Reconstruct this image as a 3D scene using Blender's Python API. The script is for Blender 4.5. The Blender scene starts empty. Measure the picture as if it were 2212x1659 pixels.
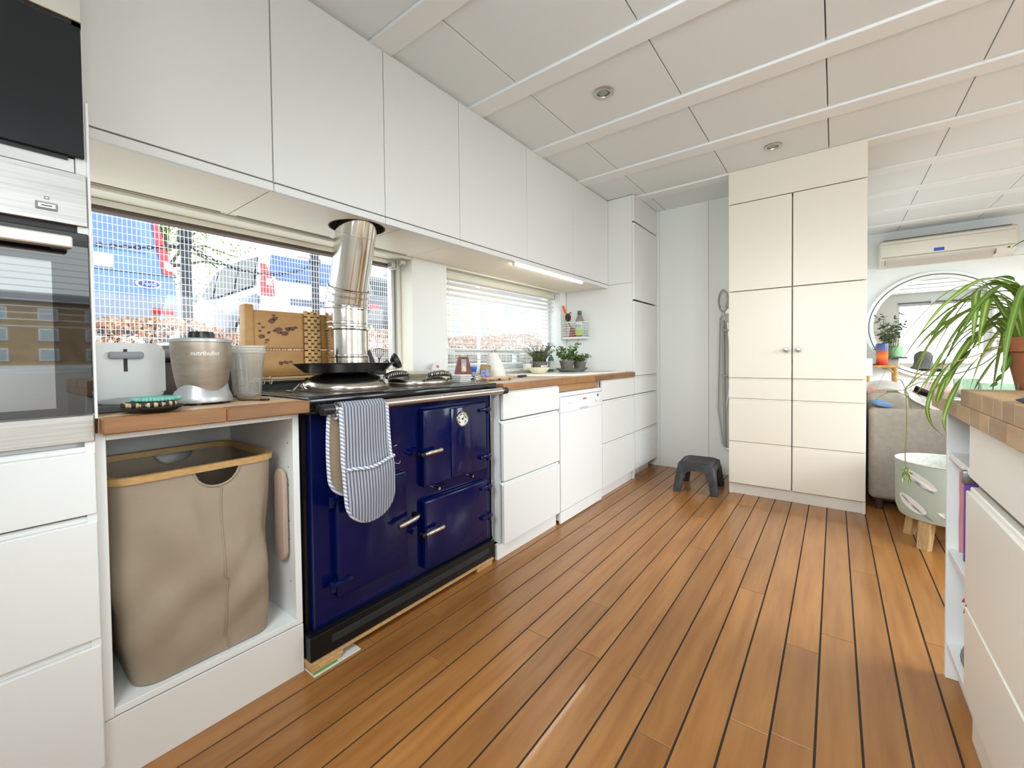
import bpy, bmesh, math, random
from math import pi, sin, cos, radians
from mathutils import Vector, Matrix, Euler
random.seed(7)
sc = bpy.context.scene
COL = sc.collection

# ------------------------------------------------------------------ camera
F_PX, YAW, PITCH, ROLL = 919.78, -0.6606, -0.0218, -0.0117
CAM = Vector((1.3244, 0.0, 1.03))
fw = Vector((sin(YAW)*cos(PITCH), cos(YAW)*cos(PITCH), sin(PITCH)))
rt = Vector((cos(YAW), -sin(YAW), 0)); up = rt.cross(fw)
r2 = rt*cos(ROLL) + up*sin(ROLL); u2 = up*cos(ROLL) - rt*sin(ROLL)
cd = bpy.data.cameras.new('camera'); cam = bpy.data.objects.new('camera', cd); COL.objects.link(cam)
mw = Matrix((r2, u2, -fw)).transposed().to_4x4(); mw.translation = CAM
cam.matrix_world = mw
cd.sensor_width = 36.0; cd.sensor_fit = 'HORIZONTAL'; cd.lens = F_PX/2212*36
cd.shift_x = 17.16/2212; cd.shift_y = -35.0/2212
cd.clip_start = 0.02; cd.clip_end = 300
sc.camera = cam

# ------------------------------------------------------------------ world, lights, exposure
w = bpy.data.worlds.new('world'); sc.world = w; w.use_nodes = True
nt = w.node_tree; bgn = nt.nodes['Background']
tc = nt.nodes.new('ShaderNodeTexCoord'); nz = nt.nodes.new('ShaderNodeTexNoise'); cr = nt.nodes.new('ShaderNodeValToRGB')
nz.inputs['Scale'].default_value = 2.2; nz.inputs['Detail'].default_value = 4
cr.color_ramp.elements[0].position = .35; cr.color_ramp.elements[0].color = (.80, .89, 1, 1)
cr.color_ramp.elements[1].position = .7; cr.color_ramp.elements[1].color = (1, 1, 1, 1)
nt.links.new(tc.outputs['Generated'], nz.inputs['Vector']); nt.links.new(nz.outputs['Fac'], cr.inputs['Fac'])
nt.links.new(cr.outputs['Color'], bgn.inputs['Color']); bgn.inputs['Strength'].default_value = 3.6

def area(name, loc, aim, sx, sy, power, col=(1, 1, 1), spread=180):
    l = bpy.data.lights.new(name, 'AREA'); l.shape = 'RECTANGLE'; l.size = sx; l.size_y = sy; l.energy = power; l.color = col; l.spread = radians(spread)
    o = bpy.data.objects.new(name, l); COL.objects.link(o); o.location = loc
    o.rotation_euler = Vector(aim).to_track_quat('-Z', 'Y').to_euler()
    return o
# daylight in the big windows of the opposite wall and of the wall behind the camera; it falls inwards and down, as sky light does
DAY = (.87, .96, 1.0)
area('window_daylight_a', (3.93, 2.45, 1.44), (-1, 0, -1.25), 1.75, 1.3, 74, DAY, 130)
area('window_daylight_b', (3.93, 5.15, 1.44), (-1, .14, -.9), 1.6, 1.3, 82, DAY, 130)
area('window_daylight_c', (3.12, -.43, 1.46), (-.2, 1, -.12), 1.3, 1.28, 42, DAY, 180)
area('window_daylight_d', (.95, -.47, 1.75), (.3, 1, -.75), .88, .88, 32, DAY, 140)

sc.view_settings.view_transform = 'Standard'; sc.view_settings.look = 'None'
sc.view_settings.exposure = 0.0; sc.view_settings.gamma = 1.0; sc.view_settings.use_curve_mapping = False
sc.cycles.use_denoising = True
sc.cycles.max_bounces = 10; sc.cycles.diffuse_bounces = 6; sc.cycles.glossy_bounces = 4; sc.cycles.transparent_max_bounces = 24
sc.cycles.caustics_reflective = False; sc.cycles.caustics_refractive = False
sc.cycles.sample_clamp_indirect = 6

# ------------------------------------------------------------------ materials
MATS = {}
def mat(name, col, rough=.5, metal=0., var=None, refr=None, scale=8., stretch=(1, 1, 1), bump=0., bscale=60., coat=0., emit=0., spec=None, rnd=0., trans=0., ior=1.45):
    """principled material; var = second colour mixed in by a noise; bump = fine relief; rnd = brightness change from piece to piece"""
    if name in MATS: return MATS[name]
    m = bpy.data.materials.new(name); m.use_nodes = True; N = m.node_tree; L = N.links.new
    p = N.nodes['Principled BSDF']; p.inputs['Roughness'].default_value = rough; p.inputs['Metallic'].default_value = metal
    c = tuple(col)+(1,); p.inputs['Base Color'].default_value = c; m.diffuse_color = c
    if spec is not None: p.inputs['Specular IOR Level'].default_value = spec
    if refr: p.inputs['IOR'].default_value = refr
    if coat: p.inputs['Coat Weight'].default_value = coat; p.inputs['Coat Roughness'].default_value = .05
    if trans: p.inputs['Transmission Weight'].default_value = trans; p.inputs['IOR'].default_value = ior
    if emit: p.inputs['Emission Color'].default_value = c; p.inputs['Emission Strength'].default_value = emit
    vec = None
    if var is not None or bump or rnd:
        t = N.nodes.new('ShaderNodeTexCoord'); mp = N.nodes.new('ShaderNodeMapping'); L(t.outputs['Object'], mp.inputs['Vector'])
        mp.inputs['Scale'].default_value = stretch; vec = mp.outputs['Vector']
    last = None
    if var is not None:
        oi = N.nodes.new('ShaderNodeObjectInfo'); ad = N.nodes.new('ShaderNodeVectorMath'); ad.operation = 'ADD'
        ml = N.nodes.new('ShaderNodeMath'); ml.operation = 'MULTIPLY'; ml.inputs[1].default_value = 37.0 if rnd else 0.0
        L(oi.outputs['Random'], ml.inputs[0]); L(vec, ad.inputs[0]); L(ml.outputs[0], ad.inputs[1])
        n = N.nodes.new('ShaderNodeTexNoise'); n.inputs['Scale'].default_value = scale; n.inputs['Detail'].default_value = 5
        L(ad.outputs[0], n.inputs['Vector'])
        r = N.nodes.new('ShaderNodeValToRGB'); r.color_ramp.elements[0].position = .35; r.color_ramp.elements[1].position = .68
        r.color_ramp.elements[0].color = c; r.color_ramp.elements[1].color = tuple(var)+(1,)
        L(n.outputs['Fac'], r.inputs['Fac']); last = r.outputs['Color']
    if rnd:
        oi2 = N.nodes.new('ShaderNodeObjectInfo'); hs = N.nodes.new('ShaderNodeHueSaturation')
        mr = N.nodes.new('ShaderNodeMapRange'); mr.inputs['To Min'].default_value = 1-rnd; mr.inputs['To Max'].default_value = 1+rnd
        L(oi2.outputs['Random'], mr.inputs['Value']); L(mr.outputs[0], hs.inputs['Value'])
        if last is not None: L(last, hs.inputs['Color'])
        else: hs.inputs['Color'].default_value = c
        last = hs.outputs['Color']
    if last is not None: L(last, p.inputs['Base Color'])
    if bump:
        n2 = N.nodes.new('ShaderNodeTexNoise'); n2.inputs['Scale'].default_value = bscale; n2.inputs['Detail'].default_value = 3
        L(vec, n2.inputs['Vector']); b = N.nodes.new('ShaderNodeBump'); b.inputs['Strength'].default_value = bump; b.inputs['Distance'].default_value = .01
        L(n2.outputs['Fac'], b.inputs['Height']); L(b.outputs['Normal'], p.inputs['Normal'])
    MATS[name] = m; return m

def glass_mat(name, tint=(1, 1, 1), refl=1.0, rough=0.0):
    if name in MATS: return MATS[name]
    m = bpy.data.materials.new(name); m.use_nodes = True; N = m.node_tree; N.nodes.clear(); L = N.links.new
    o = N.nodes.new('ShaderNodeOutputMaterial'); mx = N.nodes.new('ShaderNodeMixShader'); tr = N.nodes.new('ShaderNodeBsdfTransparent')
    gl = N.nodes.new('ShaderNodeBsdfGlossy'); fr = N.nodes.new('ShaderNodeFresnel'); fr.inputs['IOR'].default_value = 1.45
    tr.inputs['Color'].default_value = tuple(tint)+(1,); gl.inputs['Roughness'].default_value = rough
    ml = N.nodes.new('ShaderNodeMath'); ml.operation = 'MULTIPLY'; ml.inputs[1].default_value = refl
    gm = N.nodes.new('ShaderNodeNewGeometry'); mr = N.nodes.new('ShaderNodeMapRange'); mr.inputs['To Min'].default_value = 1.45; mr.inputs['To Max'].default_value = 1/1.45
    L(gm.outputs['Backfacing'], mr.inputs['Value']); L(mr.outputs[0], fr.inputs['IOR'])
    L(fr.outputs[0], ml.inputs[0]); L(ml.outputs[0], mx.inputs['Fac'])
    L(tr.outputs[0], mx.inputs[1]); L(gl.outputs[0], mx.inputs[2]); L(mx.outputs[0], o.inputs['Surface'])
    MATS[name] = m; return m

def milky_mat(name, col, clear=.6):
    """translucent moulded plastic"""
    if name in MATS: return MATS[name]
    g = glass_mat(name, (.97, .97, .95), 1.2, .12); N = g.node_tree; L = N.links.new
    mx = [n for n in N.nodes if n.type == 'MIX_SHADER'][0]; o = [n for n in N.nodes if n.type == 'OUTPUT_MATERIAL'][0]
    d = N.nodes.new('ShaderNodeBsdfDiffuse'); d.inputs[0].default_value = tuple(col)+(1,); tl = N.nodes.new('ShaderNodeBsdfTranslucent'); tl.inputs[0].default_value = tuple(col)+(1,)
    a = N.nodes.new('ShaderNodeMixShader'); b = N.nodes.new('ShaderNodeMixShader'); b.inputs[0].default_value = clear
    L(d.outputs[0], a.inputs[1]); L(tl.outputs[0], a.inputs[2]); L(a.outputs[0], b.inputs[1]); L(mx.outputs[0], b.inputs[2]); L(b.outputs[0], o.inputs['Surface'])
    return g

def stripe_mat(name, a, b, axis, period, duty=.5, rough=.8, wob=.0, tilt=(0, 0, 0)):
    """woven or printed stripes across one object axis"""
    if name in MATS: return MATS[name]
    m = bpy.data.materials.new(name); m.use_nodes = True; N = m.node_tree; L = N.links.new; p = N.nodes['Principled BSDF']
    p.inputs['Roughness'].default_value = rough
    t = N.nodes.new('ShaderNodeTexCoord'); mp = N.nodes.new('ShaderNodeMapping'); mp.inputs['Rotation'].default_value = tilt
    L(t.outputs['Object'], mp.inputs['Vector'])
    wv = N.nodes.new('ShaderNodeTexWave'); wv.bands_direction = axis; wv.inputs['Scale'].default_value = 1/(period)*.314159; wv.inputs['Distortion'].default_value = wob
    wv.inputs['Detail Scale'].default_value = .6
    r = N.nodes.new('ShaderNodeValToRGB'); r.color_ramp.elements[0].position = duty-.12; r.color_ramp.elements[1].position = duty+.12
    r.color_ramp.elements[0].color = tuple(a)+(1,); r.color_ramp.elements[1].color = tuple(b)+(1,)
    L(mp.outputs[0], wv.inputs['Vector']); L(wv.outputs['Fac'], r.inputs['Fac']); L(r.outputs[0], p.inputs['Base Color'])
    MATS[name] = m; return m

def ramp_mat(name, stops, axis, lo, hi, rough=.5):
    """glaze that changes colour along one object axis between lo and hi"""
    m = bpy.data.materials.new(name); m.use_nodes = True; N = m.node_tree; L = N.links.new; p = N.nodes['Principled BSDF']; p.inputs['Roughness'].default_value = rough
    t = N.nodes.new('ShaderNodeTexCoord'); s = N.nodes.new('ShaderNodeSeparateXYZ'); mr = N.nodes.new('ShaderNodeMapRange')
    nz = N.nodes.new('ShaderNodeTexNoise'); nz.inputs['Scale'].default_value = 30
    mr.inputs['From Min'].default_value = lo; mr.inputs['From Max'].default_value = hi
    L(t.outputs['Object'], s.inputs[0]); L(s.outputs[axis], mr.inputs['Value'])
    r = N.nodes.new('ShaderNodeValToRGB'); e = r.color_ramp.elements
    e[0].position, e[0].color = stops[0][0], tuple(stops[0][1])+(1,); e[1].position, e[1].color = stops[-1][0], tuple(stops[-1][1])+(1,)
    for ps, c in stops[1:-1]:
        q = e.new(ps); q.color = tuple(c)+(1,)
    L(mr.outputs[0], r.inputs['Fac']); L(r.outputs[0], p.inputs['Base Color'])
    MATS[name] = m; return m

# ------------------------------------------------------------------ mesh helpers
class B:
    """collects shapes in one bmesh"""
    def __init__(s): s.bm = bmesh.new()
    def box(s, x0, x1, y0, y1, z0, z1, bev=0., seg=1, M=None):
        r = bmesh.ops.create_cube(s.bm, size=1.0); vs = r['verts']
        for v in vs: v.co = Vector((x0+(v.co.x+.5)*(x1-x0), y0+(v.co.y+.5)*(y1-y0), z0+(v.co.z+.5)*(z1-z0)))
        if bev:
            es = list({e for v in vs for e in v.link_edges})
            out = bmesh.ops.bevel(s.bm, geom=es, offset=bev, segments=seg, affect='EDGES', profile=.5)
            vs = list({v for v in vs if v.is_valid} | {v for v in out['verts'] if v.is_valid})
        if M is not None: bmesh.ops.transform(s.bm, matrix=M, verts=vs)
        return s
    def loft(s, rings, cap0=True, cap1=True, closed=True):
        R = [[s.bm.verts.new(p) for p in ring] for ring in rings]
        n = len(R[0])
        for a, b in zip(R, R[1:]):
            for i in range(n if closed else n-1):
                j = (i+1) % n
                try: s.bm.faces.new((a[i], a[j], b[j], b[i]))
                except ValueError: pass
        if cap0 and closed: s.bm.faces.new(R[0][::-1])
        if cap1 and closed: s.bm.faces.new(R[-1])
        return s
    def tube(s, pts, r, n=10, caps=True):
        pts = [Vector(p) for p in pts]; k = len(pts)
        rs = r if isinstance(r, (list, tuple)) else [r]*k
        t = [(pts[min(i+1, k-1)]-pts[max(i-1, 0)]).normalized() for i in range(k)]
        a = Vector((0, 0, 1)) if abs(t[0].z) < .9 else Vector((1, 0, 0))
        nrm = (a - t[0]*a.dot(t[0])).normalized(); rings = []
        for i in range(k):
            nrm = (nrm - t[i]*nrm.dot(t[i])).normalized(); bn = t[i].cross(nrm)
            rings.append([pts[i] + (nrm*cos(2*pi*j/n) + bn*sin(2*pi*j/n))*rs[i] for j in range(n)])
        return s.loft(rings, caps, caps)
    def cyl(s, p0, p1, r0, r1=None, n=20): return s.tube([p0, p1], [r0, r0 if r1 is None else r1], n)
    def lathe(s, c, prof, n=28, axis='z', sx=1., sy=1., cap0=True, cap1=True):
        c = Vector(c); rings = []
        for r, h in prof:
            ring = []
            for j in range(n):
                a = 2*pi*j/n; p = (r*cos(a)*sx, r*sin(a)*sy, h)
                if axis == 'x': p = (p[2], p[0], p[1])
                if axis == 'y': p = (p[1], p[2], p[0])
                ring.append(c+Vector(p))
            rings.append(ring)
        return s.loft(rings, cap0, cap1)
    def prism(s, poly, plane, d0, d1, bev=0.):
        """poly 2d points; plane 'yz' extrudes along x, 'xz' along y, 'xy' along z"""
        def P(a, b, d): return {'yz': (d, a, b), 'xz': (a, d, b), 'xy': (a, b, d)}[plane]
        A = [s.bm.verts.new(P(a, b, d0)) for a, b in poly]; Bv = [s.bm.verts.new(P(a, b, d1)) for a, b in poly]
        n = len(poly); fs = [s.bm.faces.new(A[::-1]), s.bm.faces.new(Bv)]
        for i in range(n):
            j = (i+1) % n; fs.append(s.bm.faces.new((A[i], A[j], Bv[j], Bv[i])))
        if bev:
            es = list(set(fs[0].edges) | set(fs[1].edges))
            bmesh.ops.bevel(s.bm, geom=es, offset=bev, segments=2, affect='EDGES', profile=.5)
        return s
    def sphere(s, c, r, sx=1, sy=1, sz=1, u=16, v=10, M=None):
        mt = Matrix.Translation(c) @ (M if M is not None else Matrix.Identity(4)) @ Matrix.Diagonal((sx, sy, sz, 1))
        bmesh.ops.create_uvsphere(s.bm, u_segments=u, v_segments=v, radius=r, matrix=mt); return s
    def sheet(s, fn, nu, nv, thick=0.):
        g = [[s.bm.verts.new(fn(i/nu, j/nv)) for j in range(nv+1)] for i in range(nu+1)]; fs = []
        for i in range(nu):
            for j in range(nv): fs.append(s.bm.faces.new((g[i][j], g[i+1][j], g[i+1][j+1], g[i][j+1])))
        if thick: bmesh.ops.solidify(s.bm, geom=fs, thickness=thick)
        return s
    def mesh(s, pts, faces, M=None):
        vs = [s.bm.verts.new((M @ Vector(p)) if M is not None else p) for p in pts]
        for f in faces:
            try: s.bm.faces.new([vs[i] for i in f])
            except ValueError: pass
        return s
    def xf(s, M): bmesh.ops.transform(s.bm, matrix=M, verts=s.bm.verts[:]); return s

def obj(name, b, m, parent=None, smooth=False, kind=None, normals=True):
    me = bpy.data.meshes.new(name)
    if normals: bmesh.ops.recalc_face_normals(b.bm, faces=b.bm.faces[:])
    b.bm.to_mesh(me); b.bm.free()
    for x in (m if isinstance(m, (list, tuple)) else [m]): me.materials.append(x)
    if smooth:
        me.polygons.foreach_set('use_smooth', [True]*len(me.polygons)); me.set_sharp_from_angle(angle=radians(smooth if smooth is not True else 38))
    o = bpy.data.objects.new(name, me); COL.objects.link(o)
    if parent is not None:
        o.parent = parent
        if parent.type == 'EMPTY': o.matrix_parent_inverse = Matrix.Translation(-parent.location)
    if kind: o['kind'] = kind
    return o
def tag(o, label, cat, group=None, kind=None):
    o['label'] = label; o['category'] = cat
    if group: o['group'] = group
    if kind: o['kind'] = kind
    return o
def thing(name, label, cat, loc, group=None):
    o = bpy.data.objects.new(name, None); o.empty_display_size = .05; COL.objects.link(o); o.location = loc
    return tag(o, label, cat, group)
def struct(name, b=None, m=None, loc=(0, 0, 0)):
    if b is None:
        o = bpy.data.objects.new(name, None); o.empty_display_size = .05; COL.objects.link(o); o.location = loc
    else: o = obj(name, b, m)
    o['kind'] = 'structure'; return o
def bx(*a, **k): return B().box(*a, **k)
def rot_at(c, rx=0, ry=0, rz=0): return Matrix.Translation(c) @ Euler((rx, ry, rz)).to_matrix().to_4x4() @ Matrix.Translation(-Vector(c))
def rrect(a0, a1, b0, b1, r, n=6):
    out = []
    for ca, cb, st in ((a1-r, b1-r, 0), (a0+r, b1-r, 90), (a0+r, b0+r, 180), (a1-r, b0+r, 270)):
        for i in range(n+1):
            t = radians(st+90*i/n); out.append((ca+r*cos(t), cb+r*sin(t)))
    return out
def text_geo(s, size, ext=0.0004, bold=0.):
    c = bpy.data.curves.new('t', 'FONT'); c.body = s; c.size = size; c.extrude = ext; c.offset = bold; c.align_x = 'CENTER'; c.resolution_u = 3
    o = bpy.data.objects.new('t', c); COL.objects.link(o)
    dg = bpy.context.evaluated_depsgraph_get(); me = bpy.data.meshes.new_from_object(o.evaluated_get(dg))
    vs = [v.co.copy() for v in me.vertices]; fs = [tuple(p.vertices) for p in me.polygons]
    bpy.data.objects.remove(o); bpy.data.curves.remove(c); bpy.data.meshes.remove(me)
    return vs, fs
def text(name, s, size, fn, m, parent, ext=.0004, bold=0.):
    vs, fs = text_geo(s, size, ext, bold)
    return obj(name, B().mesh([fn(v) for v in vs], fs), m, parent, normals=False)
def catmull(pts, n=6):
    pts = [Vector(p) for p in pts]; P = [pts[0]*2-pts[1]]+pts+[pts[-1]*2-pts[-2]]; out = []
    for i in range(1, len(P)-2):
        for k in range(n):
            t = k/n; a, b, c, d = P[i-1], P[i], P[i+1], P[i+2]
            out.append(.5*((2*b)+(c-a)*t+(2*a-5*b+4*c-d)*t*t+(3*b-a-3*c+d)*t**3))
    out.append(pts[-1]); return out

WHITE = mat('white_lacquer', (.77, .785, .775), .32, bump=.02, bscale=300)
CARC = mat('white_board', (.77, .785, .77), .5)
CREAM = mat('cream_lacquer', (.80, .755, .65), .35)
WALLM = mat('wall_paint', (.80, .82, .80), .6, bump=.03, bscale=400)
CEILM = mat('ceiling_paint', (.775, .825, .84), .55, bump=.02, bscale=400)
BEAMM = mat('ceiling_strip_paint', (.83, .86, .865), .5)
FRAMEM = mat('window_paint', (.83, .80, .70), .45)
DARK = mat('shadow_gap', (.06, .055, .05), .8)
BLACK = mat('black_plastic', (.012, .012, .013), .35)
STEEL = mat('brushed_steel', (.62, .61, .59), .32, 1., var=(.5, .49, .47), scale=4, stretch=(1, 1, 60))
CHROME = mat('polished_steel', (.72, .71, .68), .12, 1.)
GREYP = mat('grey_plastic', (.3, .31, .32), .45)
PANE = glass_mat('window_glass', (.97, .99, .98), .45)
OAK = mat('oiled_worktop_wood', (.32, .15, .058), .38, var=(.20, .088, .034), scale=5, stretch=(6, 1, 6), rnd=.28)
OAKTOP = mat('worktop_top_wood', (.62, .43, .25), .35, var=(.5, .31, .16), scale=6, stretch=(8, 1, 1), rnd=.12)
# ================================================================== the room shell
ZC = 2.385
# floor: rubber-caulked deck planks
PLANK = mat('deck_plank', (.375, .168, .046), .30, var=(.285, .112, .027), scale=2.6, stretch=(12, 1.0, 6), rnd=.13, bump=.02, bscale=40, coat=.15)
CAULK = mat('black_caulk', (.02, .017, .014), .7)
floor = struct('floor', bx(-.66, 4.0, -.46, 6.5, -.06, -.0025), CAULK)
PITCH, GAP = .0984, .0056
joints = {1: [1.325], -6: [1.309, 3.1], -5: [1.62], -4: [1.325, 2.9], -3: [2.42, .6], -2: [1.318, 3.3], -1: [1.128, 2.425], 2: [1.342, 1.80], 3: [1.94, .75], 4: [2.6], 5: [1.2, 3.0], 6: [2.1]}
for k in range(-13, 30):
    x0 = .992+k*PITCH; js = [-.45]+sorted(joints.get(k, [random.uniform(.8, 2.4), random.uniform(3.2, 4.4)]))
    if js[-1] < 3.2: js.append(random.uniform(3.6, 4.6))
    js.append(6.48)
    for a, b in zip(js, js[1:]):
        dz = random.uniform(-.0004, .0004)
        obj('plank', bx(x0+GAP/2, x0+PITCH-GAP/2, a+.0009, b-.0009, -.022, dz, .0005), PLANK, floor)

# ceiling: panels hung between lowered strips
ceiling = struct('ceiling', bx(-.9, 4.15, -.5, 6.6, ZC+.022, ZC+.06), mat('ceiling_gap', (.35, .35, .33), .8))
beams = [-.12, .49, 1.105, 1.722, 2.342, 2.962, 3.552, 4.17, 4.78, 5.385, 5.985]
bw = .112
xs = [-.85, -.52, .08, .69, 1.288, 1.864, 2.46, 3.06, 3.66, 4.1]
ys = [-.48]+beams+[6.48]
for y in beams: obj('strip', bx(-.85, 4.1, y, y+bw, ZC-.012, ZC+.022, .0025), BEAMM, ceiling)
for i, y in enumerate(ys[:-1]):
    ya = y+bw if i else y; yb = ys[i+1]
    for a, b in zip(xs, xs[1:]): obj('ceiling_panel', bx(a+.0025, b-.0025, ya+.001, yb-.001, ZC, ZC+.021, .0015), CEILM, ceiling)
# recessed lights
def downlight(x, y, label):
    t = thing('downlight', label, 'ceiling light', (x, y, ZC), 'recessed ceiling lights')
    obj('trim_ring', B().lathe((x, y, ZC), [(.040, 0), (.050, -.001), (.050, -.006), (.045, -.009), (.033, -.008), (.031, -.002), (.031, .001)], 32, cap0=False, cap1=False), mat('satin_nickel', (.55, .54, .52), .3, 1.), t, True)
    obj('lamp', B().lathe((x, y, ZC), [(.0, -.0035), (.020, -.0035), (.030, -.001), (.0308, .0)], 24, cap0=False, cap1=False), mat('lamp_glass', (.32, .32, .28), .12, .6), t, True)
downlight(.384, 2.065, 'small round recessed light in the ceiling above the range cooker')
downlight(1.002, 3.28, 'small round recessed light in the ceiling just before the cream cupboard')

# walls
WX = -.65; SILL = .947; HEAD = 1.632
wl = struct('wall_left', B(), WALLM)
def wbox(*a): return obj('wall_section', bx(*a), WALLM, wl)
W1 = (-.3, 1.675); W2 = (1.948, 3.40)
wbox(-.86, WX, -.5, 6.55, -.06, SILL); wbox(-.86, WX, -.5, 6.55, HEAD, 2.44)
wbox(-.86, WX, -.5, W1[0], SILL, HEAD); wbox(-.86, WX, W1[1], W2[0], SILL, HEAD); wbox(-.86, WX, W2[1], 6.55, SILL, HEAD)
wb = struct('wall_back', bx(-.66, 1.49, 4.075, 4.17, 0, 2.44), mat('panel_joint', (.42, .41, .38), .8))
for a, b in ((-.65, .022), (.024, .447), (.4495, 1.49)): obj('wall_panel', bx(a, b, 4.066, 4.076, .0, 2.40, .001), WALLM, wb)
struct('wall_inner', bx(1.40, 1.489, 4.17, 6.43, 0, 2.44), WALLM)
struct('wall_far', bx(1.40, 4.1, 6.42, 6.52, 0, 2.44), WALLM)
struct('baseboard_far', bx(1.49, 4.0, 6.40, 6.42, 0, .09, .003), WHITE)
wr = struct('wall_right', B(), WALLM)
RW = [(-.1, 1.25, .95, 2.12), (1.5, 3.4, .75, 2.13), (4.3, 6.0, .75, 2.13)]
yy = -.5
for a, b, z0, z1 in RW:
    obj('wall_section', bx(3.9, 4.02, yy, a, 0, 2.44), WALLM, wr); obj('wall_section', bx(3.9, 4.02, a, b, 0, z0), WALLM, wr); obj('wall_section', bx(3.9, 4.02, a, b, z1, 2.44), WALLM, wr); yy = b
obj('wall_section', bx(3.9, 4.02, yy, 6.55, 0, 2.44), WALLM, wr)
wk = struct('wall_rear', B(), WALLM); RY = -.44
def rbox(*a): obj('wall_section', bx(*a), WALLM, wk)
rbox(-.86, .5, RY-.1, RY, 0, 2.44); rbox(.5, 1.4, RY-.1, RY, 0, 1.30); rbox(.5, 1.4, RY-.1, RY, 2.2, 2.44); rbox(1.4, 2.45, RY-.1, RY, 0, 2.44)
rbox(2.45, 3.8, RY-.1, RY, 0, .78); rbox(2.45, 3.8, RY-.1, RY, 2.14, 2.44); rbox(3.8, 4.05, RY-.1, RY, 0, 2.44)
t = thing('curtain_rail', 'dark rail with a bracket above the window behind the camera, seen in the round mirror', 'curtain rail', (3.1, RY+.05, 2.17))
obj('rail', B().cyl((2.45, RY+.05, 2.165), (3.8, RY+.05, 2.165), .017), mat('dark_rail', (.1, .1, .11), .4), t, True)
for x in (3.02,): obj('bracket', bx(x-.03, x+.03, RY, RY+.075, 2.13, 2.23, .008), mat('pale_bracket', (.7, .7, .7), .4), t)

def window_frame(w_, x0, x1, y0, y1, z0, z1, fw_, m, mullions=()):
    obj('frame', bx(x0, x1, y0, y1, z0, z0+fw_, .003), m, w_); obj('frame', bx(x0, x1, y0, y1, z1-fw_, z1, .003), m, w_)
    obj('frame', bx(x0, x1, y0, y0+fw_, z0+fw_, z1-fw_, .003), m, w_); obj('frame', bx(x0, x1, y1-fw_, y1, z0+fw_, z1-fw_, .003), m, w_)
# window 1: long fixed pane behind the range cooker
w1 = struct('window_1', None, loc=(-.78, .7, SILL))
obj('lining', bx(-.855, WX-.002, W1[0], W1[1], HEAD-.012, HEAD-.0005, .002), FRAMEM, w1)
obj('lining', bx(-.855, WX+.002, W1[1]-.012, W1[1]+.001, SILL, HEAD-.013, .002), FRAMEM, w1)
obj('sill', bx(-.855, WX+.012, W1[0], W1[1]-.001, SILL-.022, SILL+.002, .003), FRAMEM, w1)
window_frame(w1, -.80, -.752, W1[0], W1[1]-.013, SILL+.003, HEAD-.013, .022, FRAMEM)
obj('sash', bx(-.815, -.775, 1.612, 1.632, SILL+.026, HEAD-.036, .003), mat('silver_trim', (.6, .6, .58), .35, .8), w1)
obj('sash', bx(-.815, -.765, W1[0]+.02, 1.612, HEAD-.049, HEAD-.036, .002), mat('brown_gasket', (.12, .08, .06), .6), w1)
obj('pane', bx(-.794, -.788, W1[0]+.02, 1.634, SILL+.024, HEAD-.034), PANE, w1)
t = thing('blind_bracket', 'small galvanised blind bracket in the upper corner of the long window', 'bracket', (-.74, 1.60, 1.585))
obj('plate', bx(-.775, -.70, 1.598, 1.604, 1.562, 1.606, .002), mat('zinc', (.5, .5, .47), .4, .8), t)
obj('arm', bx(-.76, -.712, 1.57, 1.60, 1.568, 1.602, .004), mat('zinc'  , (.5, .5, .47)), t)
obj('hook', bx(-.71, -.672, 1.604, 1.638, 1.585, 1.612, .004), mat('zinc', (.5, .5, .47)), t)
# window 2: behind the blind, with a hopper pane below
w2 = struct('window_2', None, loc=(-.80, 2.7, SILL))
obj('lining', bx(-.855, WX-.002, W2[0]+.001, W2[1], HEAD-.012, HEAD-.0005, .002), FRAMEM, w2)
obj('lining', bx(-.855, WX+.002, W2[1]-.012, W2[1]+.001, SILL, HEAD-.013, .002), WHITE, w2)
obj('sill', bx(-.855, WX+.012, W2[0]+.001, W2[1]-.001, SILL-.022, SILL+.002, .003), WHITE, w2)
window_frame(w2, -.81, -.765, W2[0], W2[1]-.013, SILL+.003, HEAD-.013, .03, WHITE)
obj('transom', bx(-.815, -.755, W2[0]+.03, W2[1]-.043, 1.075, 1.098, .003), WHITE, w2)
obj('mullion', bx(-.81, -.76, 2.855, 2.895, SILL+.033, 1.075, .003), WHITE, w2)
obj('pane', bx(-.790, -.784, W2[0]+.03, W2[1]-.04, SILL+.03, HEAD-.04), PANE, w2)
obj('stay_bar', B().cyl((-.745, 2.12, 1.085), (-.745, 2.80, 1.085), .004), mat('zinc', (.5, .5, .47)), w2, True)
obj('stay_catch', bx(-.755, -.735, 2.52, 2.56, 1.073, 1.098, .003), mat('zinc', (.5, .5, .47)), w2)
# venetian blind in window 2
SLAT = mat('blind_slat', (.86, .86, .84), .35)
vb = thing('venetian_blind', 'white slatted blind hanging in the window above the sink', 'blind', (-.70, 2.67, 1.58))
obj('headrail', bx(-.735, -.690, W2[0]+.012, W2[1]-.05, 1.562, 1.602, .004), mat('blind_rail', (.62, .60, .52), .4), vb)
obj('end_cap', bx(-.737, -.688, W2[1]-.05, W2[1]-.042, 1.56, 1.604, .002), GREYP, vb)
zs = [1.532, 1.497, 1.462, 1.427]+[1.40-.0375*i for i in range(0, 11)]
def slat_bm(z, tilt):
    b = B(); yc = (W2[0]+W2[1])/2
    b.sheet(lambda s, v: (-.712+(s-.5)*.05*cos(tilt), W2[0]+.02+v*(W2[1]-W2[0]-.07), z-(s-.5)*.05*sin(tilt)+.004*(1-(2*s-1)**2)), 4, 1, .0012)
    return b
first = {}
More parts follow.
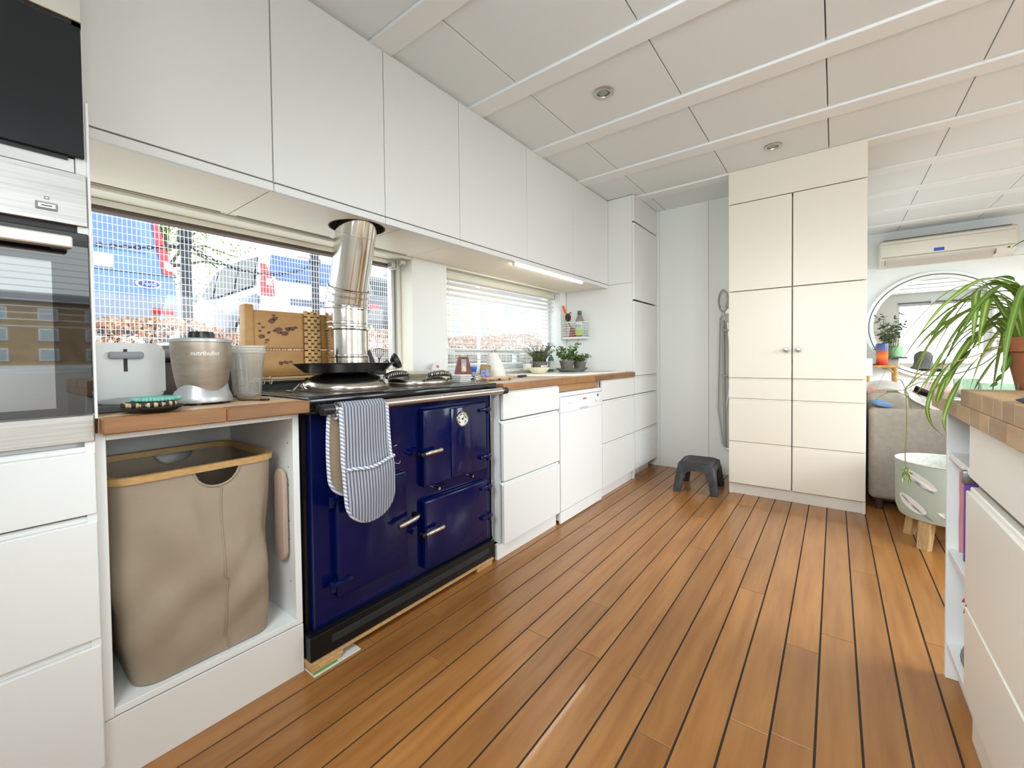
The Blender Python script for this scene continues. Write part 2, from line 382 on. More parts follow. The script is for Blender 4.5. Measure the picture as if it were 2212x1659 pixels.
for i, z in enumerate(zs):
    tl = .62 if i < 3 else .10
    if tl not in first:
        first[tl] = (obj('slat', slat_bm(z, tl), SLAT, vb, True), z)
    else:
        o, z0 = first[tl]; c = o.copy(); COL.objects.link(c); c.location.z = z-z0
obj('bottom_rail', bx(-.738, -.688, W2[0]+.02, W2[1]-.05, .985, 1.000, .004), SLAT, vb)
for y in (2.05, 2.62, 3.22):
    for dx in (-.737, -.687): obj('ladder_cord', B().tube([(dx, y, 1.565), (dx, y, 1.0)], .0011, 5), mat('cord_white', (.8, .8, .76), .7), vb)
obj('pull_cord', B().tube(catmull([(-.69, 3.33, 1.562), (-.66, 3.345, 1.50), (-.63, 3.39, 1.42), (-.62, 3.42, 1.30), (-.62, 3.43, 1.15)], 5), .0016, 6), mat('cord_white', (.8, .8, .76)), vb)
# window 3 in the opposite wall: seen only as a reflection in the oven glass
w3 = struct('window_3', None, loc=(3.96, .6, 1.4))
window_frame(w3, 3.92, 3.98, -.1, 1.25, .95, 2.12, .04, WHITE)
obj('pane', bx(3.948, 3.954, -.06, 1.21, .99, 2.08), PANE, w3)
rb = thing('window_blind', 'white slatted blind half lowered in the window opposite the ovens', 'blind', (3.88, .6, 2.1))
o0 = obj('slat', B().sheet(lambda s, v: (3.875+(s-.5)*.05, -.08+v*1.31, 2.06+(s-.5)*.012), 2, 1, .0012), SLAT, rb)
for i in range(1, 14):
    c = o0.copy(); COL.objects.link(c); c.location.z = -.055*i
for nm, (a, b, z0, z1) in (('window_4', RW[1]), ('window_5', RW[2])):
    s_ = struct(nm, None, loc=(3.95, (a+b)/2, z0)); window_frame(s_, 3.91, 3.96, a, b, z0, z1, .05, WHITE)
    obj('mullion', bx(3.91, 3.96, (a+b)/2-.025, (a+b)/2+.025, z0+.05, z1-.05, .003), WHITE, s_)
s_ = struct('window_6', None, loc=(3.1, RY-.05, .78))
for a in (2.45, 3.76): obj('frame', bx(a, a+.04, RY-.045, RY-.005, .82, 2.10, .003), WHITE, s_)
for z in (.78, 2.10): obj('frame', bx(2.45, 3.80, RY-.045, RY-.005, z, z+.04, .003), WHITE, s_)
# ================================================================== fitted units, left-hand run
def front(t, name, x, y0, y1, z0, z1, m=WHITE, th=.018, bev=.002):
    return obj(name, bx(x-th, x, y0+.0015, y1-.0015, z0, z1, bev, 2), m, t)
# --- tall oven housing
t = thing('tall_oven_cabinet', 'tall white oven housing at the near end of the run, three drawers below the ovens', 'cabinet', (-.34, -.10, 0))
OX, OY0, OY1 = -.039, -.404, .196
for a, b in ((OY0, OY0+.018), (OY1-.018, OY1)): obj('side_panel', bx(-.63, OX-.004, a, b, 0, 2.37, .001), CARC, t)
for z in (.10, .838, 1.464, 1.97): obj('shelf', bx(-.63, OX-.025, OY0+.018, OY1-.018, z-.009, z+.009), CARC, t)
obj('filler_strip', bx(OX-.022, OX-.006, OY0+.02, OY1-.02, 1.464, 1.494), CARC, t)
obj('face_board', bx(OX-.018, OX, OY0, OY1, 1.862, 2.37, .002), WHITE, t)
obj('scribe_strip', bx(OX-.03, OX-.002, OY1, OY1+.006, .90, 1.63, .001), CARC, t)
for z0, z1 in ((.679, .823), (.384, .660), (.075, .366)):
    d = front(t, 'drawer', OX, OY0, OY1, z0, z1)
    obj('finger_lip', bx(OX-.024, OX-.007, OY0+.002, OY1-.002, z1, z1+.014, .003), CARC, d)
obj('plinth', bx(-.12, -.10, OY0, OY1, 0, .075), WHITE, t)
# --- built-in oven
t = thing('built_in_oven', 'built-in electric oven with steel trim and a black glass door reflecting a window', 'oven', (-.3, -.10, .85))
Y0, Y1 = OY0+.006, OY1-.0015
obj('control_panel', bx(OX-.02, OX+.002, Y0, Y1, 1.343, 1.461, .0015), STEEL, t)
obj('door_gap', bx(OX-.025, OX-.012, Y0, Y1, 1.322, 1.343), BLACK, t)
DG = mat('oven_black_glass', (.004, .004, .005), .02, refr=1.9)
dr = obj('door_glass', bx(OX-.02, OX+.002, Y0, Y1, .9125, 1.327, .0015), DG, t)
obj('inner_window', bx(OX+.0021, OX+.0026, Y0+.07, .134, .931, 1.255), mat('oven_window_glass', (.030, .036, .034), .02, .0, refr=2.9), dr)
obj('handle', bx(OX+.026, OX+.050, Y0+.04, .163, 1.281, 1.308, .004, 2), mat('handle_steel', (.82, .80, .72), .32, .85), t)
for y in (-.32, .145): obj('handle_post', bx(OX, OX+.03, y-.012, y+.012, 1.284, 1.303, .002), BLACK, t)
obj('lower_trim', bx(OX-.02, OX+.002, Y0, Y1, .849, .911, .0015), STEEL, t)
k = obj('control_slot', bx(OX+.002, OX+.0045, .113, .147, 1.366, 1.383, .001), GREYP, t)
obj('slot_slider', bx(OX+.0045, OX+.0065, .116, .144, 1.369, 1.380, .001), mat('pale_steel', (.75, .74, .7), .3, .8), k)
obj('slot_mark', bx(OX+.0065, OX+.007, .122, .138, 1.3735, 1.3755), BLACK, k)
k = obj('clock_symbol', bx(OX+.002, OX+.0026, .1265, .1345, 1.389, 1.396), GREYP, t)
obj('symbol_mark', bx(OX+.0026, OX+.003, .1285, .1325, 1.391, 1.394), mat('pale_steel', (.75, .74, .7)), k)
# --- built-in microwave above
t = thing('microwave_oven', 'built-in black glass microwave above the oven under a steel strip', 'microwave', (-.3, -.10, 1.5))
obj('door', bx(OX-.02, OX+.006, Y0, OY1-.004, 1.497, 1.792, .0015), mat('microwave_black', (.006, .007, .009), .22, spec=.4), t)
obj('door_gap', bx(OX-.02, OX-.004, Y0, Y1, 1.792, 1.806), BLACK, t)
st = obj('control_strip', bx(OX-.02, OX+.002, Y0, Y1, 1.806, 1.862, .001), mat('champagne_steel', (.70, .67, .60), .35, .8), t)
obj('printed_arc', B().tube([(OX+.0025, .098+.020*cos(a), 1.852-.030*sin(a)) for a in [pi*i/14 for i in range(15)]], .0006, 5), GREYP, st)
obj('lower_lip', bx(OX-.02, OX-.002, Y0, OY1-.03, 1.4885, 1.497), BLACK, t)

# --- wall cabinets above the windows
UX, UB = -.2316, 1.659
yu = [.10, .6986, 1.170, 1.641, 2.26, 2.872, 3.486]
wl_labels = ['nearest to the oven housing', 'left of the steel flue', 'right of the steel flue', 'third from the far end of the row', 'second from the far end of the row', 'at the far end against the tall unit']
def flue_bottom(x0, x1, y0, y1, z0, z1, hole=None):
    if hole is None: return bx(x0, x1, y0, y1, z0, z1)
    cx, cy, r = hole; b = B(); n = 32; a, c = [], []
    for i in range(n):
        an = 2*pi*i/n; dx, dy = cos(an), sin(an); ks = []
        if dx > 1e-6: ks.append((x1-cx)/dx)
        if dx < -1e-6: ks.append((x0-cx)/dx)
        if dy > 1e-6: ks.append((y1-cy)/dy)
        if dy < -1e-6: ks.append((y0-cy)/dy)
        kk = min(ks); a.append((cx+r*dx, cy+r*dy)); c.append((cx+kk*dx, cy+kk*dy))
    for z, flip in ((z0, 1), (z1, 0)):
        pass
    pts = [(p[0], p[1], z0) for p in a]+[(p[0], p[1], z0) for p in c]+[(p[0], p[1], z1) for p in a]+[(p[0], p[1], z1) for p in c]
    f = []
    for i in range(n):
        j = (i+1) % n; f += [(i, j, n+j, n+i), (2*n+i, 2*n+j, 3*n+j, 3*n+i), (i, j, 2*n+j, 2*n+i)]
    b.mesh(pts, f)
    for qx in (x0, x1):
        for qy in (y0, y1):
            s_ = min(range(n), key=lambda i: math.hypot(c[i][0]-qx, c[i][1]-qy))
            for z in (z0, z1):
                near = sorted(range(n), key=lambda i: math.hypot(c[i][0]-qx, c[i][1]-qy))[:2]
                if all(math.hypot(c[i][0]-qx, c[i][1]-qy) > 1e-4 for i in near): b.mesh([(c[near[0]][0], c[near[0]][1], z), (c[near[1]][0], c[near[1]][1], z), (qx, qy, z)], [(0, 1, 2)])
    return b
CREAMB = mat('cabinet_underside', (.89, .83, .72), .35)  # paler and creamier than the fronts: warm bounced light put into the colour
HOLE = (-.398, 1.138, .122)
for i, (a, b) in enumerate(zip(yu, yu[1:])):
    t = thing('wall_cabinet', 'white handleless wall cabinet '+wl_labels[i], 'wall cabinet', ((UX-.64)/2, (a+b)/2, 1.63), 'white wall cabinets above the windows')
    front(t, 'door', UX, a+.0005, b-.0005, UB, 2.372, bev=.0015)
    obj('light_pelmet', bx(UX-.018, UX-.001, a+.003, b-.0002, 1.6265, UB-.0045, .001), WHITE, t)
    for y in (a+.0005, b-.0165): obj('side', bx(WX+.003, UX-.019, y, y+.016, 1.648 if i not in (1, 2) else 1.95, 2.372), CARC, t)
    obj('back', bx(WX+.002, WX+.008, a+.017, b-.017, 1.65, 2.37), CARC, t)
    if i == 1: obj('underside', flue_bottom(WX+.006, UX-.0185, a+.001, b+.1085, 1.634, 1.647, HOLE), CREAMB, t)
    else: obj('underside', bx(WX+.006, UX-.0185, a+(.111 if i == 2 else .001), b-.0015, 1.634, 1.647), CREAMB, t)
    obj('top', bx(WX+.01, UX-.02, a+.017, b-.017, 2.352, 2.37), CARC, t)
    if i in (0, 1, 2): obj('slot', bx(WX+.014, WX+.020, a+.03, b-.03, 1.6325, 1.634), mat('slot_brown', (.16, .08, .05), .8), t)
# cover strip between cabinets and ceiling
struct('trim_1', bx(UX-.03, UX-.012, .10, 3.486, 2.373, 2.384), WHITE)
t = thing('under_cabinet_light', 'slim lit strip light under the wall cabinets beside the window blind', 'strip light', (UX-.05, 2.5, 1.633))
[obj('holder', bx(UX-.048, UX-.032, y_-.008, y_+.008, 1.615, 1.633, .002), mat('lamp_white', (.85, .84, .8), .4), t) for y_ in (2.165, 3.075)]
obj('housing', bx(UX-.046, UX-.034, 2.15, 3.09, 1.629, 1.634, .001), mat('lamp_white', (.85, .84, .8), .4), t)
obj('diffuser', B().cyl((UX-.040, 2.17, 1.6225), (UX-.040, 3.07, 1.6225), .0055, n=12), mat('led_glow', (1, .94, .82), .5, emit=40), t, True)

# --- open base unit holding the laundry basket
t = thing('open_base_unit', 'open white base unit without a door, holding the laundry basket', 'cabinet', (-.33, .44, 0))
for a in (.197, .665): obj('side_panel', bx(-.58, -.065, a, a+.0205, .163, .863, .001), CARC, t)
obj('base_panel', bx(-.58, -.066, .2177, .6648, .164, .182, .001), CARC, t)
obj('top_rail', bx(-.14, -.066, .2177, .6648, .843, .862, .001), CARC, t)
obj('back_panel', bx(-.586, -.580, .2, .685, .165, .86), mat('grey_back_board', (.66, .67, .65), .5), t)
obj('plinth', bx(-.082, -.064, .197, .686, .0, .160, .001), mat('plinth_white', (.74, .73, .70), .4), t)
for zz in (.62, .68, .50, .44, .30, .76):
    for x in (-.10,): obj('peg_hole', B().cyl((x, .6649, zz), (x, .6643, zz), .0025, n=8), DARK, t)
# --- left worktop
def worktop(name, label, x0, x1, y0, y1, staves, loc, rr=.02):
    t = thing(name, label, 'worktop', loc)
    rows = max(1, round((x1-x0)/.042)); wd = (x1-x0)/rows
    for r in range(rows):
        y = y0; xa = x1-(r+1)*wd; i = 0
        ends = [y0]+[e for e in (staves if r == 0 else [y0+(y1-y0)*q for q in sorted(random.uniform(.1, .9) for _ in range(max(1, int((y1-y0)/.5))))])]+[y1]
        for a, b in zip(ends, ends[1:]):
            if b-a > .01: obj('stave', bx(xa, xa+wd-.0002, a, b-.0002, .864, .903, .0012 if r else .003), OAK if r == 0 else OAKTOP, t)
    return t
worktop('worktop', 'short oiled wood worktop beside the oven housing, carrying the toaster and blender', -.63, .004, .202, .690, [.455], (-.3, .44, .864))
worktop('worktop', 'long oiled wood worktop around the white sink beyond the range cooker', -.63, .006, 1.690, 3.4885, [1.93, 2.27, 2.46, 2.73, 3.02, 3.3], (-.3, 2.6, .864))

# --- drawer units, dishwasher, tall unit
def drawer_unit(label, y0, y1, plinth_x=-.03, ov=.0):
    t = thing('drawer_unit', label, 'drawer unit', (-.3, (y0+y1)/2, 0))
    for y in (y0-.0, y1-.018): obj('side_panel', bx(-.58, -.03, y+.0003, y+.0177, .083, .862), CARC, t)
    obj('base_panel', bx(-.58, -.03, y0+.018, y1-.018, .083, .10), CARC, t)
    for z0, z1 in ((.7185, .855), (.403, .698), (.083, .382)):
        d = front(t, 'drawer', 0, y0+.002, y1-.002, z0, z1)
        obj('finger_lip', bx(-.026, -.008, y0-(.004 if ov else -.001), y1-.004, z1, min(z1+.013, .863), .003), CARC, d)
    obj('plinth', bx(plinth_x-.018, plinth_x, y0-ov, y1-.004, 0, .080, .001), WHITE, t)
drawer_unit('white three-drawer unit between the range cooker and the dishwasher', 1.690, 2.252, -.03, .02)
drawer_unit('white three-drawer unit between the dishwasher and the tall unit', 2.853, 3.486)
t = thing('dishwasher', 'white freestanding dishwasher standing between two drawer units', 'dishwasher', (-.3, 2.55, 0))
WD = mat('dishwasher_white', (.80, .81, .81), .3)
y0, y1 = 2.258, 2.846
obj('body', bx(-.56, -.02, y0+.004, y1-.004, .02, .80, .003), WD, t)
obj('door', bx(-.02, .003, y0, y1, .082, .690, .004, 2), WD, t)
cp = obj('control_panel', B().prism([(-.02, .692), (.004, .692), (.004, .782), (-.012, .812), (-.03, .815)], 'xz', y0, y1, .001), mat('dishwasher_panel', (.84, .85, .86), .25), t, True)
obj('top_gap', bx(-.016, .0015, y0+.004, y1-.004, .7875, .7905), BLACK, cp)
obj('grip_recess', bx(.0035, .0047, 2.50, 2.62, .692, .706, .0005), mat('recess_grey', (.55, .56, .57), .5), cp)
obj('dial', B().lathe((.0, 2.745, .742), [(.019, .004), (.019, .016), (.016, .019), (0, .019)], 24, axis='x', cap0=False, cap1=False), WD, cp, True)
obj('display', bx(.0035, .0052, 2.765, 2.782, .742, .775, .0005), BLACK, cp)
for i, y in enumerate((2.74, 2.755, 2.795, 2.81, 2.81)): obj('indicator', bx(.0035, .0047, y-.002, y+.002, .768-.012*i if i > 2 else .770, .772-.012*i if i > 2 else .774), GREYP, cp)
text('lettering', 'BOSCH', .0165, lambda v: (.0046+v.z, 2.575+v.x, .752+v.y), mat('logo_red', (.62, .03, .03), .5), cp, bold=.0006)
for y, wd in ((2.31, .02), (2.35, .03), (2.385, .016)): obj('printed_label', bx(.004, .0046, y, y+wd, .742, .745), GREYP, cp)
obj('kick_plate', bx(-.02, -.004, y0+.004, y1-.002, .004, .074, .003), WD, t)
struct('trim_2', bx(-.05, -.035, 2.256, 2.846, .817, .8635), mat('batten_wood', (.42, .22, .09), .5))
t = thing('tall_cabinet', 'tall white handleless larder unit in the corner, reaching the ceiling', 'cabinet', (-.3, 3.78, 0))
ty0, ty1 = 3.4895, 4.062
obj('side_panel', bx(-.645, -.019, ty0, ty0+.018, .905, 1.653, .001), CARC, t); obj('side_panel', bx(-.645, -.019, ty0, ty0+.018, 1.655, 2.38, .001), CARC, t)
obj('side_panel', bx(-.645, -.019, ty1-.018, ty1, .083, 2.38), CARC, t)
for z0, z1, nm in ((2.165, 2.381, 'door'), (1.513, 2.152, 'door'), (.873, 1.500, 'door'), (.7185, .855, 'drawer'), (.403, .698, 'drawer'), (.083, .382, 'drawer')):
    d = front(t, nm, 0, ty0+.001, ty1-.001, z0, z1)
    if nm == 'drawer': obj('finger_lip', bx(-.026, -.008, ty0+.001, ty1-.003, z1, z1+.013, .003), CARC, d)
obj('shelf', bx(-.62, -.03, ty0+.018, ty1-.018, .86, .872), CARC, t)
obj('plinth', bx(-.075, -.055, 3.52, 3.96, .0, .08, .001), WHITE, t); obj('foot', bx(-.035, -.012, 3.490, 3.508, 0, .083, .001), WHITE, t)

# --- cream cupboard
t = thing('cream_cupboard', 'tall cream double-door cupboard with two round knobs and drawers below', 'cupboard', (1.09, 3.82, 0))
CY = 3.541
for a, b in ((.697, .715), (1.466, 1.484)): obj('side_panel', bx(a, b, CY+.022, 4.062, .0, 2.20, .001), CREAM, t)
obj('top_board', bx(.697, 1.484, CY+.003, 4.062, 2.146, 2.384, .002), CREAM, t)
obj('carcass_front', bx(.716, 1.465, CY+.045, CY+.052, .09, 2.13), mat('gap_cream', (.66, .61, .51), .7), t)
def cfront(name, x0, x1, z0, z1): return obj(name, bx(x0+.0015, x1-.0015, CY, CY+.020, z0, z1, .003, 2), CREAM, t)
cols = ((.697, 1.089), (1.093, 1.484))
KN = mat('satin_knob', (.55, .52, .47), .28, 1.)
for i, (a, b) in enumerate(cols):
    cfront('door', a, b, 1.505, 2.140)
    d = cfront('door', a, b, .868, 1.500)
    kx = 1.057 if i == 0 else 1.127
    obj('knob', B().lathe((kx, CY, 1.066), [(.006, 0), (.006, -.012), (.015, -.016), (.0175, -.023), (.014, -.029), (0, -.031)], 20, axis='y', cap0=False, cap1=False), KN, d, True)
    for z0, z1 in ((.717, .853), (.398, .703), (.085, .383)):
        d = cfront('drawer', a, b, z0, z1)
        obj('finger_lip', bx(a+.002, b-.002, CY+.006, CY+.026, z1, z1+.012, .003), CREAM, d)
obj('plinth', bx(.70, 1.476, 3.575, 3.593, 0, .083, .001), mat('plinth_cream', (.76, .73, .66), .4), t)
# ================================================================== range cooker
NAVY = mat('navy_enamel', (.001, .004, .052), .10, bump=.03, bscale=22, spec=.36)
ENAM = mat('black_enamel', (.005, .005, .006), .10)
CAST = mat('black_cast_iron', (.006, .006, .0065), .36, bump=.06, bscale=90, spec=.3)
LIDM = mat('domed_lid_steel', (.55, .53, .47), .20, 1., var=(.40, .38, .33), scale=7)
t = thing('range_cooker', 'dark blue enamelled range cooker with a black top and a steel towel rail', 'cooker', (-.33, 1.18, 0))
KX = -.055; KY0, KY1 = .716, 1.652
obj('body', bx(-.63, KX, KY0, KY1, .115, .868, .006, 2), NAVY, t)
obj('side_cladding', bx(-.63, KX-.02, .700, KY0, .115, .868, .002), ENAM, t)
obj('plinth', bx(-.60, -.028, .690, 1.645, .036, .116, .002), CAST, t)
obj('plinth_grille', bx(-.029, -.0262, .765, 1.600, .066, .092, .001), mat('grille_grey', (.025, .028, .03), .45, spec=.3), t)
obj('corner_trim', bx(-.10, KX+.004, 1.655, 1.667, .10, .865, .002), CHROME, t); obj('corner_trim', bx(-.10, KX-.004, 1.670, 1.682, .10, .865, .002), STEEL, t)
# hob plate with a rolled front edge
obj('hob_plate', bx(-.63, -.012, .692, 1.662, .876, .910, .008, 3), ENAM, t, True)
obj('hob_fascia', bx(-.3, -.022, .698, 1.658, .852, .878, .006, 2), ENAM, t, True)
obj('hob_inset', bx(-.60, -.05, .715, 1.640, .909, .9125, .001), mat('hob_grey', (.10, .10, .098), .22, .5), t)
obj('rear_upstand', bx(-.645, -.60, .70, 1.66, .905, .952, .006, 2), mat('upstand_grey', (.07, .075, .07), .35), t)
obj('rear_rail', B().cyl((-.588, .72, .944), (-.588, 1.64, .944), .006), CHROME, t, True)
# doors
def kdoor(y0, y1, z0, z1, hinge, handle_z, hy):
    d = obj('door', bx(KX-.002, KX+.030, y0, y1, z0, z1, .010, 3), NAVY, t, True)
    for z in hinge:
        s = 1 if hy == 0 else -1
        ya = y1 if hy == 0 else y0
        obj('hinge', bx(KX+.005, KX+.042, min(ya-.055*s, ya+.022*s), max(ya-.055*s, ya+.022*s), z-.008, z+.008, .004, 2), NAVY, d, True)
        obj('hinge_pin', B().cyl((KX+.026, ya+.016*s, z-.024), (KX+.026, ya+.016*s, z+.012), .010, n=12), NAVY, d, True)
    return d
def handle(d, y0, y1, z):
    obj('handle', B().tube([(KX+.060, y0-.012, z-.003), (KX+.062, y0+.01, z), (KX+.062, y1-.008, z+.001), (KX+.060, y1, z+.001)], [.007, .0095, .0105, .007], 12), CHROME, d, True)
    obj('handle_stem', B().tube([(KX+.028, y0-.012, z-.012), (KX+.055, y0-.018, z-.006), (KX+.060, y0-.002, z-.001)], [.011, .010, .008], 10), ENAM, d, True)
d1 = kdoor(1.188, 1.592, .492, .822, (.782, .552), .645, 0); handle(d1, 1.178, 1.262, .645)
d2 = kdoor(1.188, 1.596, .145, .436, (.40, .255), .31, 0); handle(d2, 1.178, 1.266, .313)
d3 = kdoor(.790, 1.098, .205, .590, (.553, .262), .39, 1)
obj('handle', B().tube([(KX+.060, 1.030, .388), (KX+.062, 1.05, .390), (KX+.062, 1.118, .399), (KX+.060, 1.126, .400)], [.007, .0105, .0095, .007], 12), CHROME, d3, True)
obj('handle_stem', B().tube([(KX+.028, 1.125, .402), (KX+.055, 1.13, .402), (KX+.060, 1.116, .400)], [.011, .010, .008], 10), ENAM, d3, True)
obj('raised_panel', bx(KX+.026, KX+.036, 1.342, 1.470, .50, .812, .005, 2), NAVY, d1, True)
g = obj('gauge_bezel', B().lathe((KX+.034, 1.412, .757), [(.036, -.004), (.036, .006), (.033, .009), (.030, .007), (.030, .003)], 32, axis='x', cap0=False, cap1=False), CHROME, d1, True)
gd = obj('gauge_dial', B().lathe((KX+.037, 1.412, .757), [(0, .001), (.0305, .001)], 32, axis='x', cap0=False, cap1=False), mat('gauge_face', (.72, .71, .66), .35), d1)
gb = B()
for i in range(6):
    a = radians(215-50*i); c, s_ = cos(a), sin(a); p = Vector((KX+.0388, 1.412+.022*c, .757+.022*s_))
    gb.box(-.0002, .0004, -.0058, .0058, -.0022, .0022, M=Matrix.Translation(p) @ Matrix.Rotation(a+pi/2, 4, 'X'))
obj('dial_marks', gb, BLACK, d1)
nb = B().box(-.0002, .0005, -.001, .001, -.004, .022, M=Matrix.Translation((KX+.0395, 1.412, .757)) @ Matrix.Rotation(radians(-48), 4, 'X'))
obj('needle', nb, BLACK, d1); obj('dial_hub', B().lathe((KX+.0385, 1.412, .757), [(.0045, 0), (.0045, .003), (0, .003)], 14, axis='x', cap0=False, cap1=False), BLACK, d1)
obj('damper_knob', B().tube([(KX, 1.272, .470), (KX+.03, 1.272, .470)], [.009, .007], 12), CHROME, t, True)
obj('damper_spring', B().tube([(KX+.018+.007*cos(q), 1.285+.0022*q, .470+.007*sin(q)) for q in [i*.5 for i in range(60)]], .0018, 5), NAVY, t, True)
obj('flap_screw', B().tube([(KX, 1.498, .472), (KX+.022, 1.498, .472)], [.008, .006], 12), CHROME, t, True)
# towel rail
RX, RZ = .035, .872
obj('rail', B().cyl((RX, .745, RZ), (RX, 1.648, RZ), .0145, n=24), STEEL, t, True)
obj('rail_joint', B().cyl((RX, 1.224, RZ), (RX, 1.228, RZ), .0152, n=24), CHROME, t, True)
for a, b in ((.706, .752), (1.640, 1.676)):
    obj('rail_bracket', B().lathe((RX, a, RZ), [(.012, 0), (.018, .004), (.018, b-a-.004), (.0145, b-a)], 20, axis='y'), BLACK, t, True)
    obj('rail_arm', B().tube([(-.02, (a+b)/2, RZ), (RX, (a+b)/2, RZ)], [.014, .012], 14), BLACK, t, True)
# domed lids
def lid(label, cx, cy, r, h, hp, hinge=True):
    l = thing('hotplate_lid', label, 'lid', (cx, cy, .9125), 'domed hotplate lids')
    obj('dome', B().lathe((cx, cy, .9135), [(r, .004), (r+.002, .010), (r-.001, .020), (r-.012, .036), (r-.032, .049), (r-.06, h-.008), (r*.45, h), (0, h+.001)], 48, cap0=True, cap1=False), LIDM, l, True)
    obj('rim', B().lathe((cx, cy, .9126), [(r+.001, 0), (r+.006, .001), (r+.006, .005), (r+.001, .006)], 48, cap0=False, cap1=False), mat('rust_rim', (.16, .10, .07), .5, .5), l, True)
    a, b = Vector(hp[0]), Vector(hp[1]); mid = (a+b)/2; out = (mid-Vector((cx, cy, mid.z))); out.z = 0; out.normalize(); d = (b-a)
    arms = [a-out*.022+Vector((0, 0, -.022)), a-out*.004+Vector((0, 0, -.022)), a+d*.06, a+d*.15]
    obj('handle_arm', B().tube(catmull(arms, 5), .0042, 8), mat('handle_iron', (.16, .155, .145), .35, .9), l, True)
    arms = [b-out*.022+Vector((0, 0, -.022)), b-out*.004+Vector((0, 0, -.022)), b-d*.06, b-d*.15]
    obj('handle_arm', B().tube(catmull(arms, 5), .0042, 8), mat('handle_iron', (.16, .155, .145)), l, True)
    ax = d.normalized(); sd = ax.cross(Vector((0, 0, 1))).normalized(); up_ = sd.cross(ax); N_ = 11; pts = []
    for q in range(N_*12+1):
        f = q/(N_*12); rr = .0125*(.72+.28*sin(pi*f)); an = 2*pi*q/12
        pts.append(a+d*(.1+.8*f)+Vector((0, 0, .006*sin(pi*f)))+(sd*cos(an)+up_*sin(an))*rr)
    obj('coil_grip', B().tube(pts, .0034, 6), mat('coil_steel', (.35, .345, .33), .28, 1.), l, True)
    obj('grip_core', B().tube([a+d*.08, a+d*.5+Vector((0, 0, .006)), b-d*.08], .006, 8), mat('handle_iron', (.16, .155, .145)), l, True)
    if hinge:
        obj('hinge_arm', B().tube([(cx-.02, cy-r-.035, .914), (cx-.025, cy-r-.004, .938), (cx-.03, cy-r+.03, .962)], .005, 8), CHROME, l, True)
        obj('hinge_block', bx(cx-.045, cx-.005, cy-r-.05, cy-r-.03, .9126, .920, .003), mat('handle_iron', (.16, .155, .145)), l)
lid('domed steel hotplate lid carrying the black griddle pan, left of the pair', -.28, .992, .176, .066, ((-.135, 1.070, .960), (-.125, 1.200, .970)))
lid('domed steel hotplate lid with its coiled handle clear to see, right of the pair', -.28, 1.366, .172, .062, ((-.110, 1.28, .960), (-.105, 1.435, .960)), False)
# griddle pan on the left lid
t = thing('griddle_pan', 'black shallow griddle pan resting on the left hotplate lid below the flue', 'pan', (-.27, .985, .981))
obj('pan_bowl', B().lathe((-.27, .985, .9815), [(0, 0), (.148, 0), (.158, .004), (.193, .034), (.196, .035), (.1965, .0375), (.189, .037), (.154, .007), (.142, .004), (0, .004)], 44, cap0=False, cap1=False), CAST, t, True)
# feet under the cooker
PINE = mat('pine_offcut', (.60, .38, .16), .6, var=(.46, .25, .10), scale=6, stretch=(3, 20, 20), rnd=.1)
t = thing('wood_packer', 'stack of pine offcuts and board under the near corner of the range cooker', 'wood block', (-.1, .74, 0))
obj('board_scrap', bx(-.20, -.004, .688, .86, .0, .005, .001), mat('white_board_scrap', (.62, .64, .58), .6), t)
obj('felt_scrap', bx(-.16, -.010, .690, .775, .005, .0075, .0005), mat('green_felt', (.10, .30, .06), .9), t)
for z0, z1, y1 in ((.0075, .0175, .792), (.018, .0265, .80)): obj('offcut', bx(-.20, -.016, .689, y1, z0, z1, .0008), PINE, t)
t = thing('wood_packer', 'long pine batten lying under the plinth of the range cooker', 'wood block', (-.1, 1.16, .027))
obj('batten', bx(-.12, -.020, .688, 1.63, .027, .0355, .0008), PINE, t)
t = thing('wood_packer', 'pine offcut block under the far corner of the range cooker', 'wood block', (-.1, 1.58, 0))
obj('block', bx(-.15, -.030, 1.515, 1.63, .0, .0265, .0015), PINE, t)
# flue
t = thing('flue_pipe', 'polished steel flue pipe rising from the range cooker into the wall cabinets', 'flue', (-.52, 1.152, .913))
R0 = .093
def ring(c, n_, r, h=.007, name='bead'):
    q = Vector(n_).normalized(); obj(name, B().tube([Vector(c)-q*h, Vector(c)-q*h*.4, Vector(c)+q*h*.4, Vector(c)+q*h], [r, r+.0045, r+.0045, r], 40, caps=False), CHROME, t, True)
FL = mat('flue_steel', (.74, .72, .67), .13, 1., bump=.03, bscale=9)
fa = Vector((-.52, 1.152, 0)); FZ = lambda z: Vector((fa.x, fa.y, z))
obj('base_collar', B().lathe((fa.x, fa.y, .9130), [(.104, 0), (.104, .012), (.100, .022), (R0+.003, .085), (R0+.003, .088)], 40, cap0=False, cap1=False), FL, t, True)
obj('lower_pipe', B().cyl(FZ(.96), FZ(1.215), R0-.003, n=40), FL, t, True)
ring(FZ(1.006), (0, 0, 1), R0+.004, .009); ring(FZ(1.05), (0, 0, 1), R0-.003)
obj('elbow', B().tube([FZ(1.178), FZ(1.198), FZ(1.265), FZ(1.285)], [R0, R0+.002, R0+.003, R0+.004], 40, caps=False), FL, t, True)
ring(FZ(1.180), (0, 0, 1), R0+.003, .009); ring(FZ(1.205), (0, 0, 1), R0+.001)
p0 = FZ(1.292); top = Vector((-.412, 1.142, 1.625)); dirv = (top-p0).normalized()
obj('elbow', B().tube([p0-Vector((0, 0, .016)), p0, p0+dirv*.08], [R0+.004, R0+.005, R0+.002], 40, caps=False), FL, t, True)
ring(p0-Vector((0, 0, .012)), Vector((0, 0, 2.4))+dirv, R0+.004); ring(p0+dirv*.010, Vector((0, 0, 1))+dirv*2, R0+.004)
ring(p0+dirv*.052, dirv, R0+.001); ring(p0+dirv*.078, dirv, R0)
